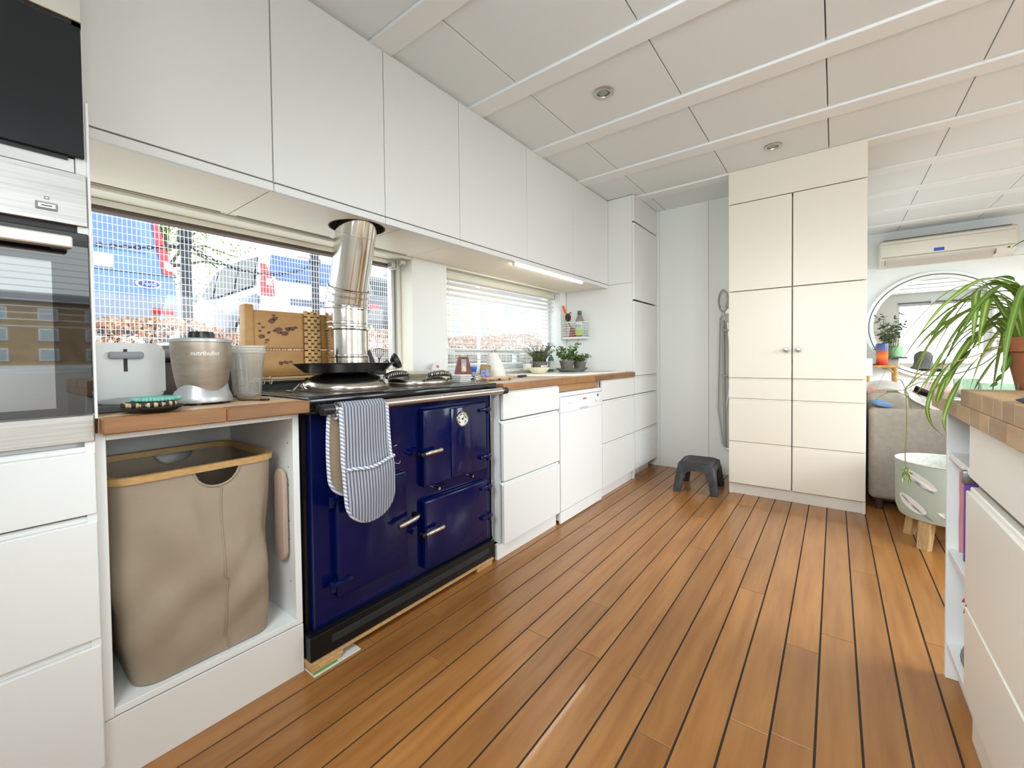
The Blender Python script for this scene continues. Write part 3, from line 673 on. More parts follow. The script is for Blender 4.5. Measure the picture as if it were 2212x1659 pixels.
obj('upper_pipe', B().tube([p0+dirv*.06, p0+dirv*.43], R0-.004, 40, caps=False), FL, t, True)
ring(p0+dirv*.325, dirv, R0-.005, .002)
obj('hole_ring', B().lathe((HOLE[0], HOLE[1], 1.6335), [(HOLE[2]+.002, .0), (HOLE[2]-.004, .0), (HOLE[2]-.004, .014), (HOLE[2]+.002, .014)], 40, cap0=False, cap1=False), mat('cut_edge_brown', (.10, .04, .025), .7), t, True)
# oven gloves over the rail
TICK = stripe_mat('ticking_stripe', (.62, .62, .63), (.15, .18, .30), 'Y', .0112, .62, .9, wob=.35)
BIND = stripe_mat('binding_stripe', (.66, .66, .66), (.22, .25, .36), 'Z', .0105, .6, .9, tilt=(radians(35), 0, 0))
TERRY = mat('terry_back', (.62, .49, .33), .95, bump=.3, bscale=300)
t = thing('oven_gloves', 'blue and white striped double oven gloves hanging over the cooker rail', 'oven gloves', (RX, .85, RZ))
gy0, gy1 = .768, .958
def gl_front(s, v):
    z = RZ+.005-s*(RZ+.005-.487); u = v-.5; wdt = gy1-gy0-.010*(1-s)
    rd = max(0, (z < .555) and 1 or 0); k = 1.0
    if z < .565: k = math.sqrt(max(0.02, 1-((.565-z)/.080)**2))
    y = (gy0+gy1)/2-.006*(1-s)+u*wdt*k
    x = RX+.0185+.018*s+.005*sin(9*s+3*v)*s+.006*sin(pi*v)+.010*min(1, max(0, (s-.45)*8))*.6
    return (x, y, z)
def gl_top(s, v):
    a = pi*s; return (RX+(.0185-.002*s)*cos(a), .766-.010*s+v*(.176), RZ+.003+.0185*sin(a))
def gl_back(s, v):
    z = RZ+.003-s*(.30); k = 1.0
    if z < .64: k = math.sqrt(max(.02, 1-((.64-z)/.069)**2))
    y = .745+(.170)*(.5+(v-.5)*k)-.008*sin(pi*s); return (RX-.0175+.004*s, y, z)
obj('front_mitt', B().sheet(gl_front, 40, 12, .010), TICK, t, True)
obj('fold', B().sheet(gl_top, 10, 12, .008), TICK, t, True)
obj('back_mitt', B().sheet(gl_back, 26, 10, .009), TERRY, t, True)
def pk(s, v):
    p = gl_front(.51+.485*s, v); sag = .022*(1-s)*(.5-.5*cos(2*pi*v))*.6 - .016*(1-s)*(v-.3)
    return (p[0]+.010, p[1], p[2]-sag+.0)
obj('pocket', B().sheet(pk, 24, 12, .007), TICK, t, True)
obj('pocket_binding', B().tube([Vector(pk(0, i/12))+Vector((.004, 0, 0)) for i in range(13)], .006, 8), BIND, t, True)
edge = [Vector(gl_front(i/40, 0)) for i in range(41)]+[Vector(gl_front(1, j/12)) for j in range(1, 12)]+[Vector(gl_front(1-i/40, 1)) for i in range(41)]
obj('binding', B().tube([e+Vector((-.003, 0, 0)) for e in edge], .0072, 8), BIND, t, True)
edge = [Vector(gl_back(i/26, 0)) for i in range(27)]+[Vector(gl_back(1, j/10)) for j in range(1, 10)]+[Vector(gl_back(1-i/26, 1)) for i in range(27)]
obj('binding', B().tube(edge, .0065, 8), BIND, t, True)
obj('hanging_loop', B().tube([(RX-.006+.012*cos(a), .762, RZ-.022+.011*sin(a)) for a in [i*pi/6 for i in range(12)]], .0045, 8), BIND, t, True)
# loose threads
for p in ([(RX+.04, .958, .66), (RX+.045, .975, .655), (RX+.04, .985, .662)], [(RX+.04, .958, .72), (RX+.04, .972, .722)]): obj('loose_thread', B().tube(catmull(p, 4), .0006, 4), mat('thread', (.7, .7, .72), .9), t)

# ================================================================== laundry basket in the open unit
CANV = mat('beige_canvas', (.345, .28, .205), .92, var=(.29, .23, .165), scale=5, bump=.25, bscale=500)
BAMB = mat('bamboo_rim', (.56, .36, .15), .42, var=(.46, .27, .10), scale=6, stretch=(8, 8, 40))
t = thing('laundry_basket', 'tall beige canvas laundry basket with a bamboo rim and cut-out handles', 'basket', (-.30, .44, .183))
def rim_pt(z, x0, x1, y0, y1, r, n=9): return [(a, b, z) for a, b in rrect(x0, x1, y0, y1, r, n)]
ZR = .728
def body_pt(q, h):
    """q in [0,1) round the basket, h 0 bottom .. 1 top"""
    x0, x1 = -.50+.0*h, -.085-.022*h; y0, y1 = .262-.036*math.sin(min(1, h*1.25)*pi/2), .602+.026*h
    ring = rrect(x0, x1, y0, y1, .055, 9); n = len(ring)
    P = [(ring[i], ring[(i+1) % n]) for i in range(n)]; L_ = [math.dist(a, b) for a, b in P]; T = sum(L_); d = q*T
    for (a, b), l in zip(P, L_):
        if d <= l: f = d/l; return (a[0]+(b[0]-a[0])*f, a[1]+(b[1]-a[1])*f)
        d -= l
    return ring[0]
bb = B(); NQ, NH = 150, 34; rows = []
for j in range(NH+1):
    h = j/NH; row = []
    for i in range(NQ):
        x, y = body_pt(i/NQ, h); dip = 0
        dy = y-(.463); 
        if (x > -.16 or x < -.44) and abs(dy) < .056: dip = .048*math.sqrt(1-(dy/.056)**2)
        if x < -.44 and dip: dip *= .9
        z = .1855+(ZR-.010-dip-.1855)*h
        wv = .010*sin(3.1*h+14*y)*sin(pi*h)+.007*sin(9*h+23*y+11*x)*sin(pi*h)+.006*sin(17*h-31*y)*sin(pi*min(1, h*1.6))
        bulge = .012*sin(pi*min(1, h*1.15))
        cx_, cy_ = -.295, .435; n_ = Vector((x-cx_, y-cy_, 0)); n_.normalize()
        sc_ = (wv+bulge) if y < .59 else min(0, wv)
        row.append(bb.bm.verts.new((x+n_.x*sc_, y+n_.y*sc_*.6, z)))
    rows.append(row)
for j in range(NH):
    for i in range(NQ): bb.bm.faces.new((rows[j][i], rows[j][(i+1) % NQ], rows[j+1][(i+1) % NQ], rows[j+1][i]))
bb.bm.faces.new(rows[0][::-1])
edge_front = [v.co.copy() for v in rows[-1]]
seam_pts = [rows[j][min(range(NQ), key=lambda i: (rows[j][i].co.x < -.2)*9+abs(rows[j][i].co.y-.468))].co+Vector((.0012, 0, 0)) for j in range(NH+1)]
bs = obj('canvas_body', bb, CANV, t, 60)
obj('front_seam', B().tube(seam_pts, .0022, 6), CANV, bs, True)
fr = [p for p in edge_front if p.x > -.16 and abs(p.y-.463) < .066]; fr.sort(key=lambda p: p.y)
obj('handle_hem', B().tube([p+Vector((.001, 0, -.003)) for p in fr], .0035, 6), CANV, bs, True)
fr = [p for p in edge_front if p.x < -.44 and abs(p.y-.463) < .066]; fr.sort(key=lambda p: p.y)
obj('handle_hem', B().tube(fr, .0035, 6), CANV, bs, True)
obj('bamboo_rim', B().loft([rim_pt(ZR-.012, -.505, -.100, .222, .634, .06), rim_pt(ZR+.006, -.507, -.098, .220, .636, .06), rim_pt(ZR+.008, -.500, -.105, .227, .629, .055), rim_pt(ZR+.006, -.490, -.115, .237, .619, .05), rim_pt(ZR-.012, -.490, -.115, .237, .619, .05), rim_pt(ZR-.012, -.505, -.100, .222, .634, .06)], False, False), BAMB, t, True)

t = thing('padded_board', 'narrow beige padded board with round ends hanging beside the laundry basket', 'padded board', (-.12, .648, .5))
obj('pad', B().prism([(x, z) for x, z in rrect(-.150, -.092, .372, .676, .0285, 8)], 'xz', .6405, .6560, .005), mat('pink_beige_pad', (.40, .29, .22), .9, bump=.15, bscale=400), t, True)
# ================================================================== things on the left worktop
ZW = .9032
ENW = mat('toaster_white', (.86, .88, .87), .28)
t = thing('toaster', 'white toaster with a grey lever on its end, beside the oven housing', 'toaster', (-.42, .30, ZW))
obj('base', bx(-.57, -.285, .206, .392, ZW, ZW+.022, .006, 2), mat('toaster_base', (.13, .14, .15), .5), t)
obj('shell', B().prism(rrect(.207, .392, ZW+.020, 1.088, .022, 6), 'yz', -.565, -.290, .012), ENW, t, True)
obj('lever_slot', bx(-.292, -.2890, .2955, .3045, 1.005, 1.070, .001), DARK, t)
obj('lever', bx(-.290, -.268, .262, .338, 1.042, 1.062, .005, 2), mat('lever_grey', (.33, .35, .37), .4), t, True)
for y in (.262, .335): obj('bread_slot', bx(-.53, -.33, y-.013, y+.013, 1.0860, 1.0895, .001), DARK, t)
t = thing('slate_board', 'flat dark grey board under the edge of the toaster', 'board', (-.2, .26, ZW))
obj('board', bx(-.275, -.125, .210, .300, ZW, ZW+.017, .003), mat('slate', (.10, .11, .12), .6), t)
t = thing('saucer', 'pale grey upturned saucer behind the teal coaster', 'saucer', (-.19, .285, ZW))
obj('dish', B().lathe((-.205, .292, ZW+.0175), [(.066, 0), (.067, .004), (.06, .010), (.03, .014), (0, .015)], 32, cap0=True, cap1=False), mat('pale_grey_ceramic', (.42, .46, .46), .4), t, True)
px, py = -.070, .310
t = thing('dark_plate', 'small black wooden plate under two woven coasters', 'plate', (px, py, ZW))
obj('plate', B().lathe((px, py, ZW), [(0, 0), (.042, 0), (.048, .002), (.066, .013), (.0665, .015), (.046, .006), (0, .005)], 36, cap0=False, cap1=False), mat('black_wood', (.022, .019, .017), .5), t, True)
def coil_coaster(name, label, c, r, h, m, m2=None, lumps=26):
    t = thing(name, label, 'coaster', c, 'woven coasters')
    obj('coil', B().lathe(c, [(0, 0), (r-.004, 0), (r, h*.3), (r, h*.7), (r-.004, h), (0, h)], 40, cap0=False, cap1=False), m, t, True)
    b = B()
    for i in range(lumps):
        a = 2*pi*i/lumps; b.sphere((c[0]+(r-.001)*cos(a), c[1]+(r-.001)*sin(a), c[2]+h*.5), h*.62, 1, 1, .95, 8, 6)
    obj('stitched_rim', b, m2 or m, t, True, kind='stuff')
coil_coaster('woven_coaster', 'black and straw striped woven coaster on the black plate', (px+.002, py-.006, ZW+.0155), .052, .011, mat('dark_raffia', (.035, .028, .02), .8), stripe_mat('raffia_stripe', (.46, .35, .19), (.03, .022, .016), 'Y', .016, .5))
coil_coaster('woven_coaster', 'teal woven coaster on top of the striped one', (px-.012, py+.012, ZW+.028), .050, .009, mat('teal_raffia', (.10, .36, .30), .85, var=(.22, .50, .42), scale=90), None, 40)
# blender
bx_, by_ = -.205, .462
t = thing('blender', 'silver and bronze cup blender with an upturned metal cup and black lid', 'blender', (bx_, by_, ZW))
SIL = mat('silver_paint', (.44, .45, .45), .34, .45)
BRZ = mat('bronze_cup', (.42, .355, .285), .36, .65, var=(.35, .29, .23), scale=18, stretch=(1, 1, 4))
b = B(); n = 48; rings = []
for z, r, wv in ((ZW+.007, .078, 0), (ZW+.012, .0795, 0), (ZW+.028, .074, 0), (ZW+.040, .069, .0), (ZW+.050, .066, .010), (ZW+.051, .062, .010), (ZW+.03, .058, 0)):
    rings.append([(bx_+r*cos(2*pi*i/n), by_+r*sin(2*pi*i/n), z+wv*cos(3*(2*pi*i/n)+2.6)) for i in range(n)])
obj('base', b.loft(rings, True, False), SIL, t, True)
for i in range(4):
    a = pi/4+i*pi/2+.25; obj('foot', B().cyl((bx_+.056*cos(a), by_+.056*sin(a), ZW), (bx_+.056*cos(a), by_+.056*sin(a), ZW+.009), .014, n=16), BLACK, t, True)
cupf = lambda h: .0585+.0195*math.sin(min(1, h)*pi/2)**.8
CZ0, CZ1 = ZW+.034, 1.092
obj('cup', B().lathe((bx_, by_, 0), [(cupf(i/14), CZ0+(CZ1-CZ0)*i/14) for i in range(15)], 48), BRZ, t, True)
obj('cup_rim', B().lathe((bx_, by_, 0), [(.0775, CZ1-.004), (.0805, CZ1-.002), (.0805, CZ1+.006), (.077, CZ1+.009), (0, CZ1+.009)], 48, cap0=False, cap1=False), SIL, t, True)
rings = [[(bx_+(.026+.006*abs(cos(2*(2*pi*i/32))))*k*cos(2*pi*i/32), by_+(.026+.006*abs(cos(2*(2*pi*i/32))))*k*sin(2*pi*i/32), z) for i in range(32)] for k, z in ((1.1, CZ1+.009), (1.1, CZ1+.022), (1.0, CZ1+.030), (.6, CZ1+.031))]
obj('lid_knob', B().loft(rings), BLACK, t, True)
face_a = math.atan2(CAM.y-by_, CAM.x-bx_)+.12
def on_cup(v):
    z = 1.050+v.y; r = cupf((z-CZ0)/(CZ1-CZ0))+.0006+v.z; a = face_a+v.x/r
    return (bx_+r*cos(a), by_+r*sin(a), z)
text('lettering', 'nutribullet', .0175, on_cup, mat('letter_silver', (.72, .69, .64), .35, .4), t, bold=.0004)
# clear cup
cx_, cy_ = -.268, .613
t = thing('plastic_cup', 'tall clear plastic blender cup with moulded ribs, standing beside the blender', 'cup', (cx_, cy_, ZW))
CLR = milky_mat('clear_plastic', (.82, .80, .77), .80)
def cr_(h): return .0415+.0125*h
obj('wall', B().lathe((cx_, cy_, ZW), [(0, .004), (.036, .004), (.0405, .010)]+[(cr_(i/8), .012+.148*i/8) for i in range(9)]+[(cr_(1)-.002, .160), (cr_(0)-.002, .014), (0, .008)], 40, cap0=False, cap1=False), CLR, t, True)
for z in (.158, .167, .176): obj('screw_ring', B().lathe((cx_, cy_, ZW+z), [(.054, -.003), (.058, -.001), (.058, .003), (.054, .005), (.052, .001)], 40, cap0=False, cap1=False), milky_mat('cup_ring', (.85, .83, .78), .45), t, True)
for i in range(4):
    a = .6+i*pi/2; obj('rib', B().tube([(cx_+(cr_(0)-.001)*cos(a), cy_+(cr_(0)-.001)*sin(a), ZW+.014), (cx_+(cr_(1)-.001)*cos(a), cy_+(cr_(1)-.001)*sin(a), ZW+.155)], .0022, 6), CLR, t, True)
# steel cooking pot behind the blender
px_, py_ = -.475, .512
t = thing('slow_cooker', 'brushed steel cooking pot with black side handles and a grey lid, behind the blender', 'pot', (px_, py_, ZW))
obj('body', B().lathe((px_, py_, ZW), [(.080, .012), (.092, .02), (.109, .10), (.113, .155), (.113, .172), (0, .172)], 44, cap0=True, cap1=False), mat('pot_steel', (.62, .60, .57), .38, .7), t, True)
obj('base_ring', B().lathe((px_, py_, ZW), [(.082, 0), (.086, .004), (.084, .014)], 40, cap0=True, cap1=True), BLACK, t, True)
obj('lid', B().lathe((px_, py_, ZW+.172), [(.115, 0), (.116, .010), (.098, .020), (.05, .025), (0, .026)], 44, cap0=True, cap1=False), mat('lid_grey', (.30, .32, .33), .25, .6), t, True)
for a in (-.75, 2.39):
    d = Vector((cos(a), sin(a), 0)); s_ = Vector((-sin(a), cos(a), 0)); c = Vector((px_, py_, ZW+.135))
    obj('handle', B().tube(catmull([c+d*.110+s_*.030, c+d*.130+s_*.028, c+d*.136, c+d*.130-s_*.028, c+d*.110-s_*.030], 4), .009, 10), BLACK, t, True)
t = thing('coffee_grinder', 'dark grey upright appliance with a round knob, between the pot and the burl board', 'appliance', (-.50, .635, ZW))
DG2 = mat('charcoal_plastic', (.035, .038, .042), .4)
obj('body', B().prism(rrect(.630, .690, ZW, 1.075, .012, 5), 'yz', -.56, -.455, .006), DG2, t, True)
obj('lid', bx(-.563, -.450, .628, .691, 1.075, 1.092, .006, 2), mat('lid_dark', (.10, .105, .11), .25), t, True)
obj('knob', B().lathe((-.455, .660, .955), [(.020, -.002), (.020, .012), (.016, .016), (0, .016)], 24, axis='x', cap0=False, cap1=False), BLACK, t, True)
obj('switch', bx(-.456, -.450, .645, .675, .995, 1.003, .002), BLACK, t)
t = thing('cable', 'thin black cable end lying on the worktop beside the plastic cup', 'cable', (-.16, .585, ZW))
obj('lead', B().tube(catmull([(-.285, .545, ZW+.003), (-.24, .565, ZW+.012), (-.2, .56, ZW+.003), (-.16, .58, ZW+.003), (-.125, .60, ZW+.003)], 6), .0022, 7), BLACK, t, True)
obj('plug_tip', B().tube([(-.130, .597, ZW+.0045), (-.105, .612, ZW+.0045)], [.0045, .0035], 8), BLACK, t, True)
# burl wood board
BURL = mat('burl_wood', (.52, .29, .095), .5, var=(.41, .20, .055), scale=4.5, stretch=(1, 1, 3))
KNOT = mat('burl_knot', (.085, .032, .014), .6, var=(.20, .08, .03), scale=40)
t = thing('burl_board', 'rustic burl wood board of two planks with an upright end post, behind the range cooker', 'wooden board', (-.64, 1.0, .953))
X0, X1 = -.660, -.622
obj('end_post', bx(-.668, -.608, .738, .776, .953, 1.272, .008, 2), BURL, t, True)
obj('plank', bx(X0, X1, .776, 1.305, 1.085, 1.250, .004), BURL, t); obj('plank', bx(X0, X1, .776, 1.305, .960, 1.080, .004), BURL, t)
obj('end_post', bx(-.668, -.612, 1.305, 1.334, .953, 1.252, .006, 2), BURL, t, True)
random.seed(21)
for (y, z, r) in ((.862, 1.160, .017), (.835, 1.20, .012), (.850, 1.212, .010), (.795, 1.132, .011), (.823, 1.150, .007), (.888, 1.148, .013), (.905, 1.168, .012), (.925, 1.172, .011), (.80, 1.17, .006), (.787, 1.155, .005), (.815, 1.117, .007), (.872, 1.015, .010), (.893, 1.018, .010), (.915, 1.02, .008), (.845, 1.225, .006), (.785, 1.185, .005), (.81, 1.105, .005), (.94, 1.177, .007)):
    y += .016; z += .006
    pts = [(y+r*1.25*(1+.35*random.uniform(-1, 1))*cos(a), z+r*.8*(1+.35*random.uniform(-1, 1))*sin(a)) for a in [i*pi/6 for i in range(12)]]
    obj('knot', B().prism(pts, 'yz', X1-.001, X1+.0012), KNOT, t)
t = thing('wooden_trivet', 'strip of woven wooden blocks hanging over the burl board', 'trivet', (-.615, 1.03, 1.1))
BLK = mat('trivet_block', (.60, .37, .15), .5, rnd=.18); bl0 = None
bb0 = obj('backing', bx(-.6195, -.6165, .991, 1.064, .985, 1.256), mat('trivet_core', (.16, .075, .03), .7), t)
for r in range(17):
    for c in range(5):
        if (r+c) % 2: continue
        y = .9975+c*.0152; z = 1.248-r*.0155
        if bl0 is None: bl0 = obj('block', bx(-.6165, -.6055, y-.0073, y+.0073, z-.0125, z+.0125, .0015), BLK, t); yz0 = (y, z)
        else:
            o = bl0.copy(); COL.objects.link(o); o.location = (0.0015*random.uniform(-1, 1), y-yz0[0], z-yz0[1])
# utensils standing behind the cooker
BU = mat('utensil_black', (.010, .010, .011), .4)
t = thing('utensil_pot', 'low black pot holding cooking utensils behind the flue', 'utensil holder', (-.56, 1.36, .953))
obj('pot', B().lathe((-.552, 1.345, .9535), [(0, 0), (.040, 0), (.044, .03), (.046, .055), (.042, .055), (.038, .004), (0, .004)], 24, cap0=False, cap1=False), mat('smoked_pot', (.05, .05, .05), .2), t, True)
t = thing('ladle', 'black nylon ladle leaning out of the utensil pot', 'ladle', (-.55, 1.36, 1.0))
obj('stem', B().tube([(-.556, 1.33, .965), (-.54, 1.375, 1.012), (-.528, 1.395, 1.024)], [.007, .008, .011], 8), BU, t, True)
b = B(); b.lathe((0, 0, 0), [(0, -.030), (.025, -.024), (.040, -.006), (.043, .006), (.040, .006), (.022, -.018), (0, -.024)], 24, cap0=False, cap1=False); b.xf(Matrix.Translation((-.50, 1.425, 1.024)) @ Euler((radians(-30), radians(62), 0)).to_matrix().to_4x4())
obj('bowl', b, BU, t, True)
t = thing('spatula', 'black slotted spatula standing in the utensil pot beside the flue', 'spatula', (-.56, 1.32, 1.0))
obj('blade', B().prism([(1.292, 1.075), (1.304, 1.085), (1.338, 1.01), (1.345, .97), (1.325, .965), (1.308, 1.0)], 'yz', -.562, -.557, .001), BU, t)
t = thing('masher', 'dark wire masher standing in the utensil pot', 'masher', (-.58, 1.38, 1.0))
obj('shaft', B().tube([(-.575, 1.365, .965), (-.580, 1.375, 1.03)], .003, 6), BU, t, True)
b = B()
for i in range(5):
    a = -.6+i*.3; b.tube([(-.580, 1.375, 1.03), (-.58+.002*i, 1.375+.03*sin(a), 1.055), (-.58+.002*i, 1.375+.042*sin(a), 1.085+.006*cos(a))], .0013, 5)
b.tube([(-.58, 1.350, 1.087), (-.58, 1.375, 1.092), (-.58, 1.40, 1.087)], .0018, 5)
obj('wire_head', b, BU, t, True)
t = thing('wire_clip', 'small brass coloured wire loop clipped to the rail behind the range cooker', 'clip', (-.585, .80, .95))
for y in (.795, .825): obj('loop', B().tube([(-.583, y+.006*cos(a), .949+.017*sin(a)) for a in [i*pi/8 for i in range(17)]], .0018, 6), mat('brass_wire', (.6, .52, .36), .4, .8), t, True)
obj('bar', B().tube([(-.581, .795, .955), (-.581, .825, .955)], .0015, 6), mat('brass_wire', (.6, .52, .36)), t, True)
# ================================================================== things on the right worktop
ZW = .9032
SINKW = mat('sink_white', (.84, .84, .81), .18)
t = thing('sink', 'white ceramic inset sink with a drainer on the long worktop under the blind', 'sink', (-.33, 2.95, ZW))
obj('rim', B().prism([(-.56, 2.40), (-.30, 2.44), (-.10, 2.62), (-.075, 2.70), (-.07, 3.46), (-.56, 3.46)], 'xy', ZW, ZW+.012, .004), SINKW, t, True)
obj('drainer', B().box(-.50, -.14, 2.66, 3.05, ZW+.012, ZW+.014, .001), SINKW, t)
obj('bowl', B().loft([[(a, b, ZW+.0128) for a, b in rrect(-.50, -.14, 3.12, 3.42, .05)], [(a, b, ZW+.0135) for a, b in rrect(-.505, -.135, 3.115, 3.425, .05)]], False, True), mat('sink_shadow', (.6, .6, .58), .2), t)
# red-brown wooden box
t = thing('wooden_holder', 'red brown tapered wooden holder with a small framed picture, beside the range cooker', 'holder', (-.34, 1.76, ZW))
RB = mat('red_brown_wood', (.19, .045, .022), .45, var=(.14, .03, .016), scale=10, stretch=(8, 8, 1))
M = rot_at((-.34, 1.765, 0), rz=radians(-35))
b = B().prism([(1.736, .903), (1.758, .903), (1.758, .925), (1.772, .932), (1.812, .934), (1.812, .958), (1.806, .962), (1.789, 1.042), (1.738, 1.042), (1.722, .962), (1.718, .958), (1.718, .934)], 'yz', -.358, -.318, .002).xf(M)
obj('holder_body', b, RB, t)
p_ = obj('picture', B().box(-.318, -.3165, 1.750, 1.778, .958, 1.028).xf(M), mat('picture_cream', (.62, .58, .50), .6, var=(.30, .22, .16), scale=60), t)
obj('picture_patch', B().box(-.3166, -.316, 1.753, 1.775, 1.004, 1.024).xf(M), mat('picture_blue', (.30, .32, .45), .6), p_)
obj('picture_figure', B().sphere((-.3166, 1.764, .980), .008, .1, .8, 1.8).xf(M), mat('picture_white', (.7, .66, .6), .6), p_)
# round white timer leaning on the wall
t = thing('kitchen_timer', 'round white timer with a pink mark leaning against the pillar between the windows', 'timer', (-.61, 1.80, .953))
b = B().lathe((0, 0, 0), [(0, -.011), (.045, -.011), (.052, -.006), (.053, .004), (.046, .011), (0, .013)], 32, cap0=False, cap1=False, axis='x'); T_ = Matrix.Translation((-.585, 1.815, .965)) @ Euler((0, radians(-28), radians(-20))).to_matrix().to_4x4(); b.xf(T_)
obj('case', b, mat('timer_white', (.74, .73, .73), .35), t, True)
obj('mark', B().box(.0125, .0145, -.022, -.006, .008, .026, .001).xf(T_), mat('timer_pink', (.66, .12, .18), .5), t)
obj('button', B().lathe((.010, .018, -.014), [(.009, 0), (.009, .004), (0, .005)], 16, axis='x', cap0=False, cap1=False).xf(T_), mat('timer_grey', (.55, .54, .55), .4), t, True)
# stack of pale coasters
for i in range(4):
    q = thing('square_coaster', ['pale square coaster at the bottom of the stack beside the round lid', 'pale square coaster second from the bottom of the stack', 'pale square coaster second from the top of the stack', 'pale square coaster on top of the stack beside the red brown holder'][i], 'coaster', (-.20, 1.59, .9127+.0095*i), 'stacked pale coasters')
    obj('tile', bx(-.245+.004*i, -.160+.004*i, 1.550-.002*i, 1.630-.002*i, .9128+.0095*i, .9218+.0095*i, .0015), mat('pale_stone', (.60, .59, .56), .5, rnd=.1), q)
# crumpled foil
def crumple(c, r, seed, fl=1.):
    random.seed(seed); b = B(); bmesh.ops.create_icosphere(b.bm, subdivisions=3, radius=r)
    for v in b.bm.verts: v.co *= random.uniform(.66, 1.12); v.co.z *= fl
    zm = min(v.co.z for v in b.bm.verts)
    bmesh.ops.translate(b.bm, vec=(c[0], c[1], c[2]-zm), verts=b.bm.verts[:]); return b
t = thing('crumpled_foil', 'crumpled ball of silver foil on the worktop at the far end of the range cooker', 'foil', (-.21, 1.735, ZW))
obj('foil', crumple((-.21, 1.735, ZW), .028, 4, .8), CHROME, t)
# blue cup, packet, trivet board
t = thing('blue_tub', 'small bright blue tub behind the silver foil', 'tub', (-.43, 1.92, ZW))
obj('tub', B().lathe((-.43, 1.93, ZW), [(0, 0), (.022, 0), (.034, .066), (.036, .068), (.036, .080), (.033, .081), (.030, .066), (0, .06)], 26, cap0=False, cap1=False), mat('bright_blue', (.02, .14, .62), .35), t, True)
obj('label_band', B().lathe((-.43, 1.93, ZW), [(.0262, .024), (.0312, .048)], 26, cap0=False, cap1=False), mat('label_pale_blue', (.30, .48, .75), .5), t, True)
t = thing('foil_packet', 'gold and brown packet standing beside the bright blue tub', 'packet', (-.42, 2.03, ZW))
b = B().box(-.03, .03, -.018, .018, 0, .088, .006); b.xf(Matrix.Translation((-.42, 2.035, ZW+.002)) @ Euler((radians(-4), radians(8), radians(30))).to_matrix().to_4x4())
obj('packet', b, mat('packet_gold', (.42, .27, .05), .4, var=(.30, .20, .06), scale=30), t)
b = B().box(-.0312, .0312, .004, .0188, .03, .089, .004); b.xf(Matrix.Translation((-.42, 2.035, ZW+.002)) @ Euler((radians(-4), radians(8), radians(30))).to_matrix().to_4x4())
obj('dark_print', b, mat('packet_brown', (.09, .03, .03), .5), t)
t = thing('net_bag', 'small blue and white crumpled bag between the tub and the gold packet', 'bag', (-.36, 1.955, ZW))
obj('bag', crumple((-.35, 1.965, ZW), .032, 9, 1.0), mat('bag_blue_white', (.45, .50, .68), .6, var=(.08, .12, .40), scale=60), t)
t = thing('trivet_board', 'small thin wooden board on short feet in front of the white tapered vase', 'board', (-.25, 1.93, ZW))
obj('board', bx(-.30, -.20, 1.80, 2.05, ZW+.012, ZW+.019, .002), OAKTOP, t)
for x in (-.29, -.21):
    for y in (1.82, 2.03): obj('foot', bx(x-.006, x+.006, y-.006, y+.006, ZW, ZW+.0125), mat('foot_wood', (.35, .2, .09), .6), t)
# white tapered vase
t = thing('tapered_vase', 'tall white tapered vase with one upright side, in front of the window blind', 'vase', (-.50, 2.24, ZW))
rings = []
for h, r, dx in ((0, .066, .0), (.004, .068, 0), (.06, .060, -.007), (.12, .047, -.019), (.155, .037, -.029), (.165, .031, -.032), (.167, .024, -.032)):
    rings.append([(-.48+r*cos(2*pi*i/32), 2.235+dx*1.2+r*sin(2*pi*i/32), ZW+h) for i in range(32)])
obj('vase_body', B().loft(rings), mat('vase_white', (.80, .79, .74), .5), t, True)
# knife
t = thing('knife', 'kitchen knife with a dark handle lying at the edge of the white sink', 'knife', (-.33, 2.33, ZW))
T_ = rot_at((-.33, 2.33, 0), rz=radians(12))
obj('handle', B().box(-.342, -.320, 2.265, 2.385, ZW+.001, ZW+.016, .005, 2).xf(T_), mat('knife_handle', (.03, .012, .012), .4), t, True)
obj('blade', B().prism([(-.340, 2.25), (-.340, 2.11), (-.325, 2.15), (-.320, 2.25)], 'xy', ZW+.005, ZW+.0065).xf(T_), CHROME, t)
# glass bottle
t = thing('glass_bottle', 'clear glass bottle with a pale label beside the pot of herbs', 'bottle', (-.578, 2.742, ZW))
obj('glass', B().lathe((-.578, 2.742, ZW), [(0, .001), (.030, .001), (.032, .006), (.032, .10), (.028, .125), (.013, .165), (.012, .195), (.015, .197), (.015, .206), (.011, .206), (.010, .16), (.029, .10), (.029, .006), (0, .005)], 28, cap0=False, cap1=False), glass_mat('bottle_glass', (.93, .95, .92), 1.2, .03), t, True)
obj('label', B().lathe((-.578, 2.742, ZW), [(.0325, .035), (.0325, .085)], 28, cap0=False, cap1=False), mat('bottle_label', (.66, .70, .60), .6), t, True)
# bowl
t = thing('cream_bowl', 'shallow cream bowl at the back of the sink drainer', 'bowl', (-.42, 2.665, ZW+.0145))
obj('bowl', B().lathe((-.42, 2.665, ZW+.0145), [(0, 0), (.045, 0), (.05, .004), (.085, .036), (.088, .042), (.082, .041), (.044, .009), (0, .008)], 36, cap0=False, cap1=False), mat('cream_ceramic', (.76, .70, .50), .3), t, True)
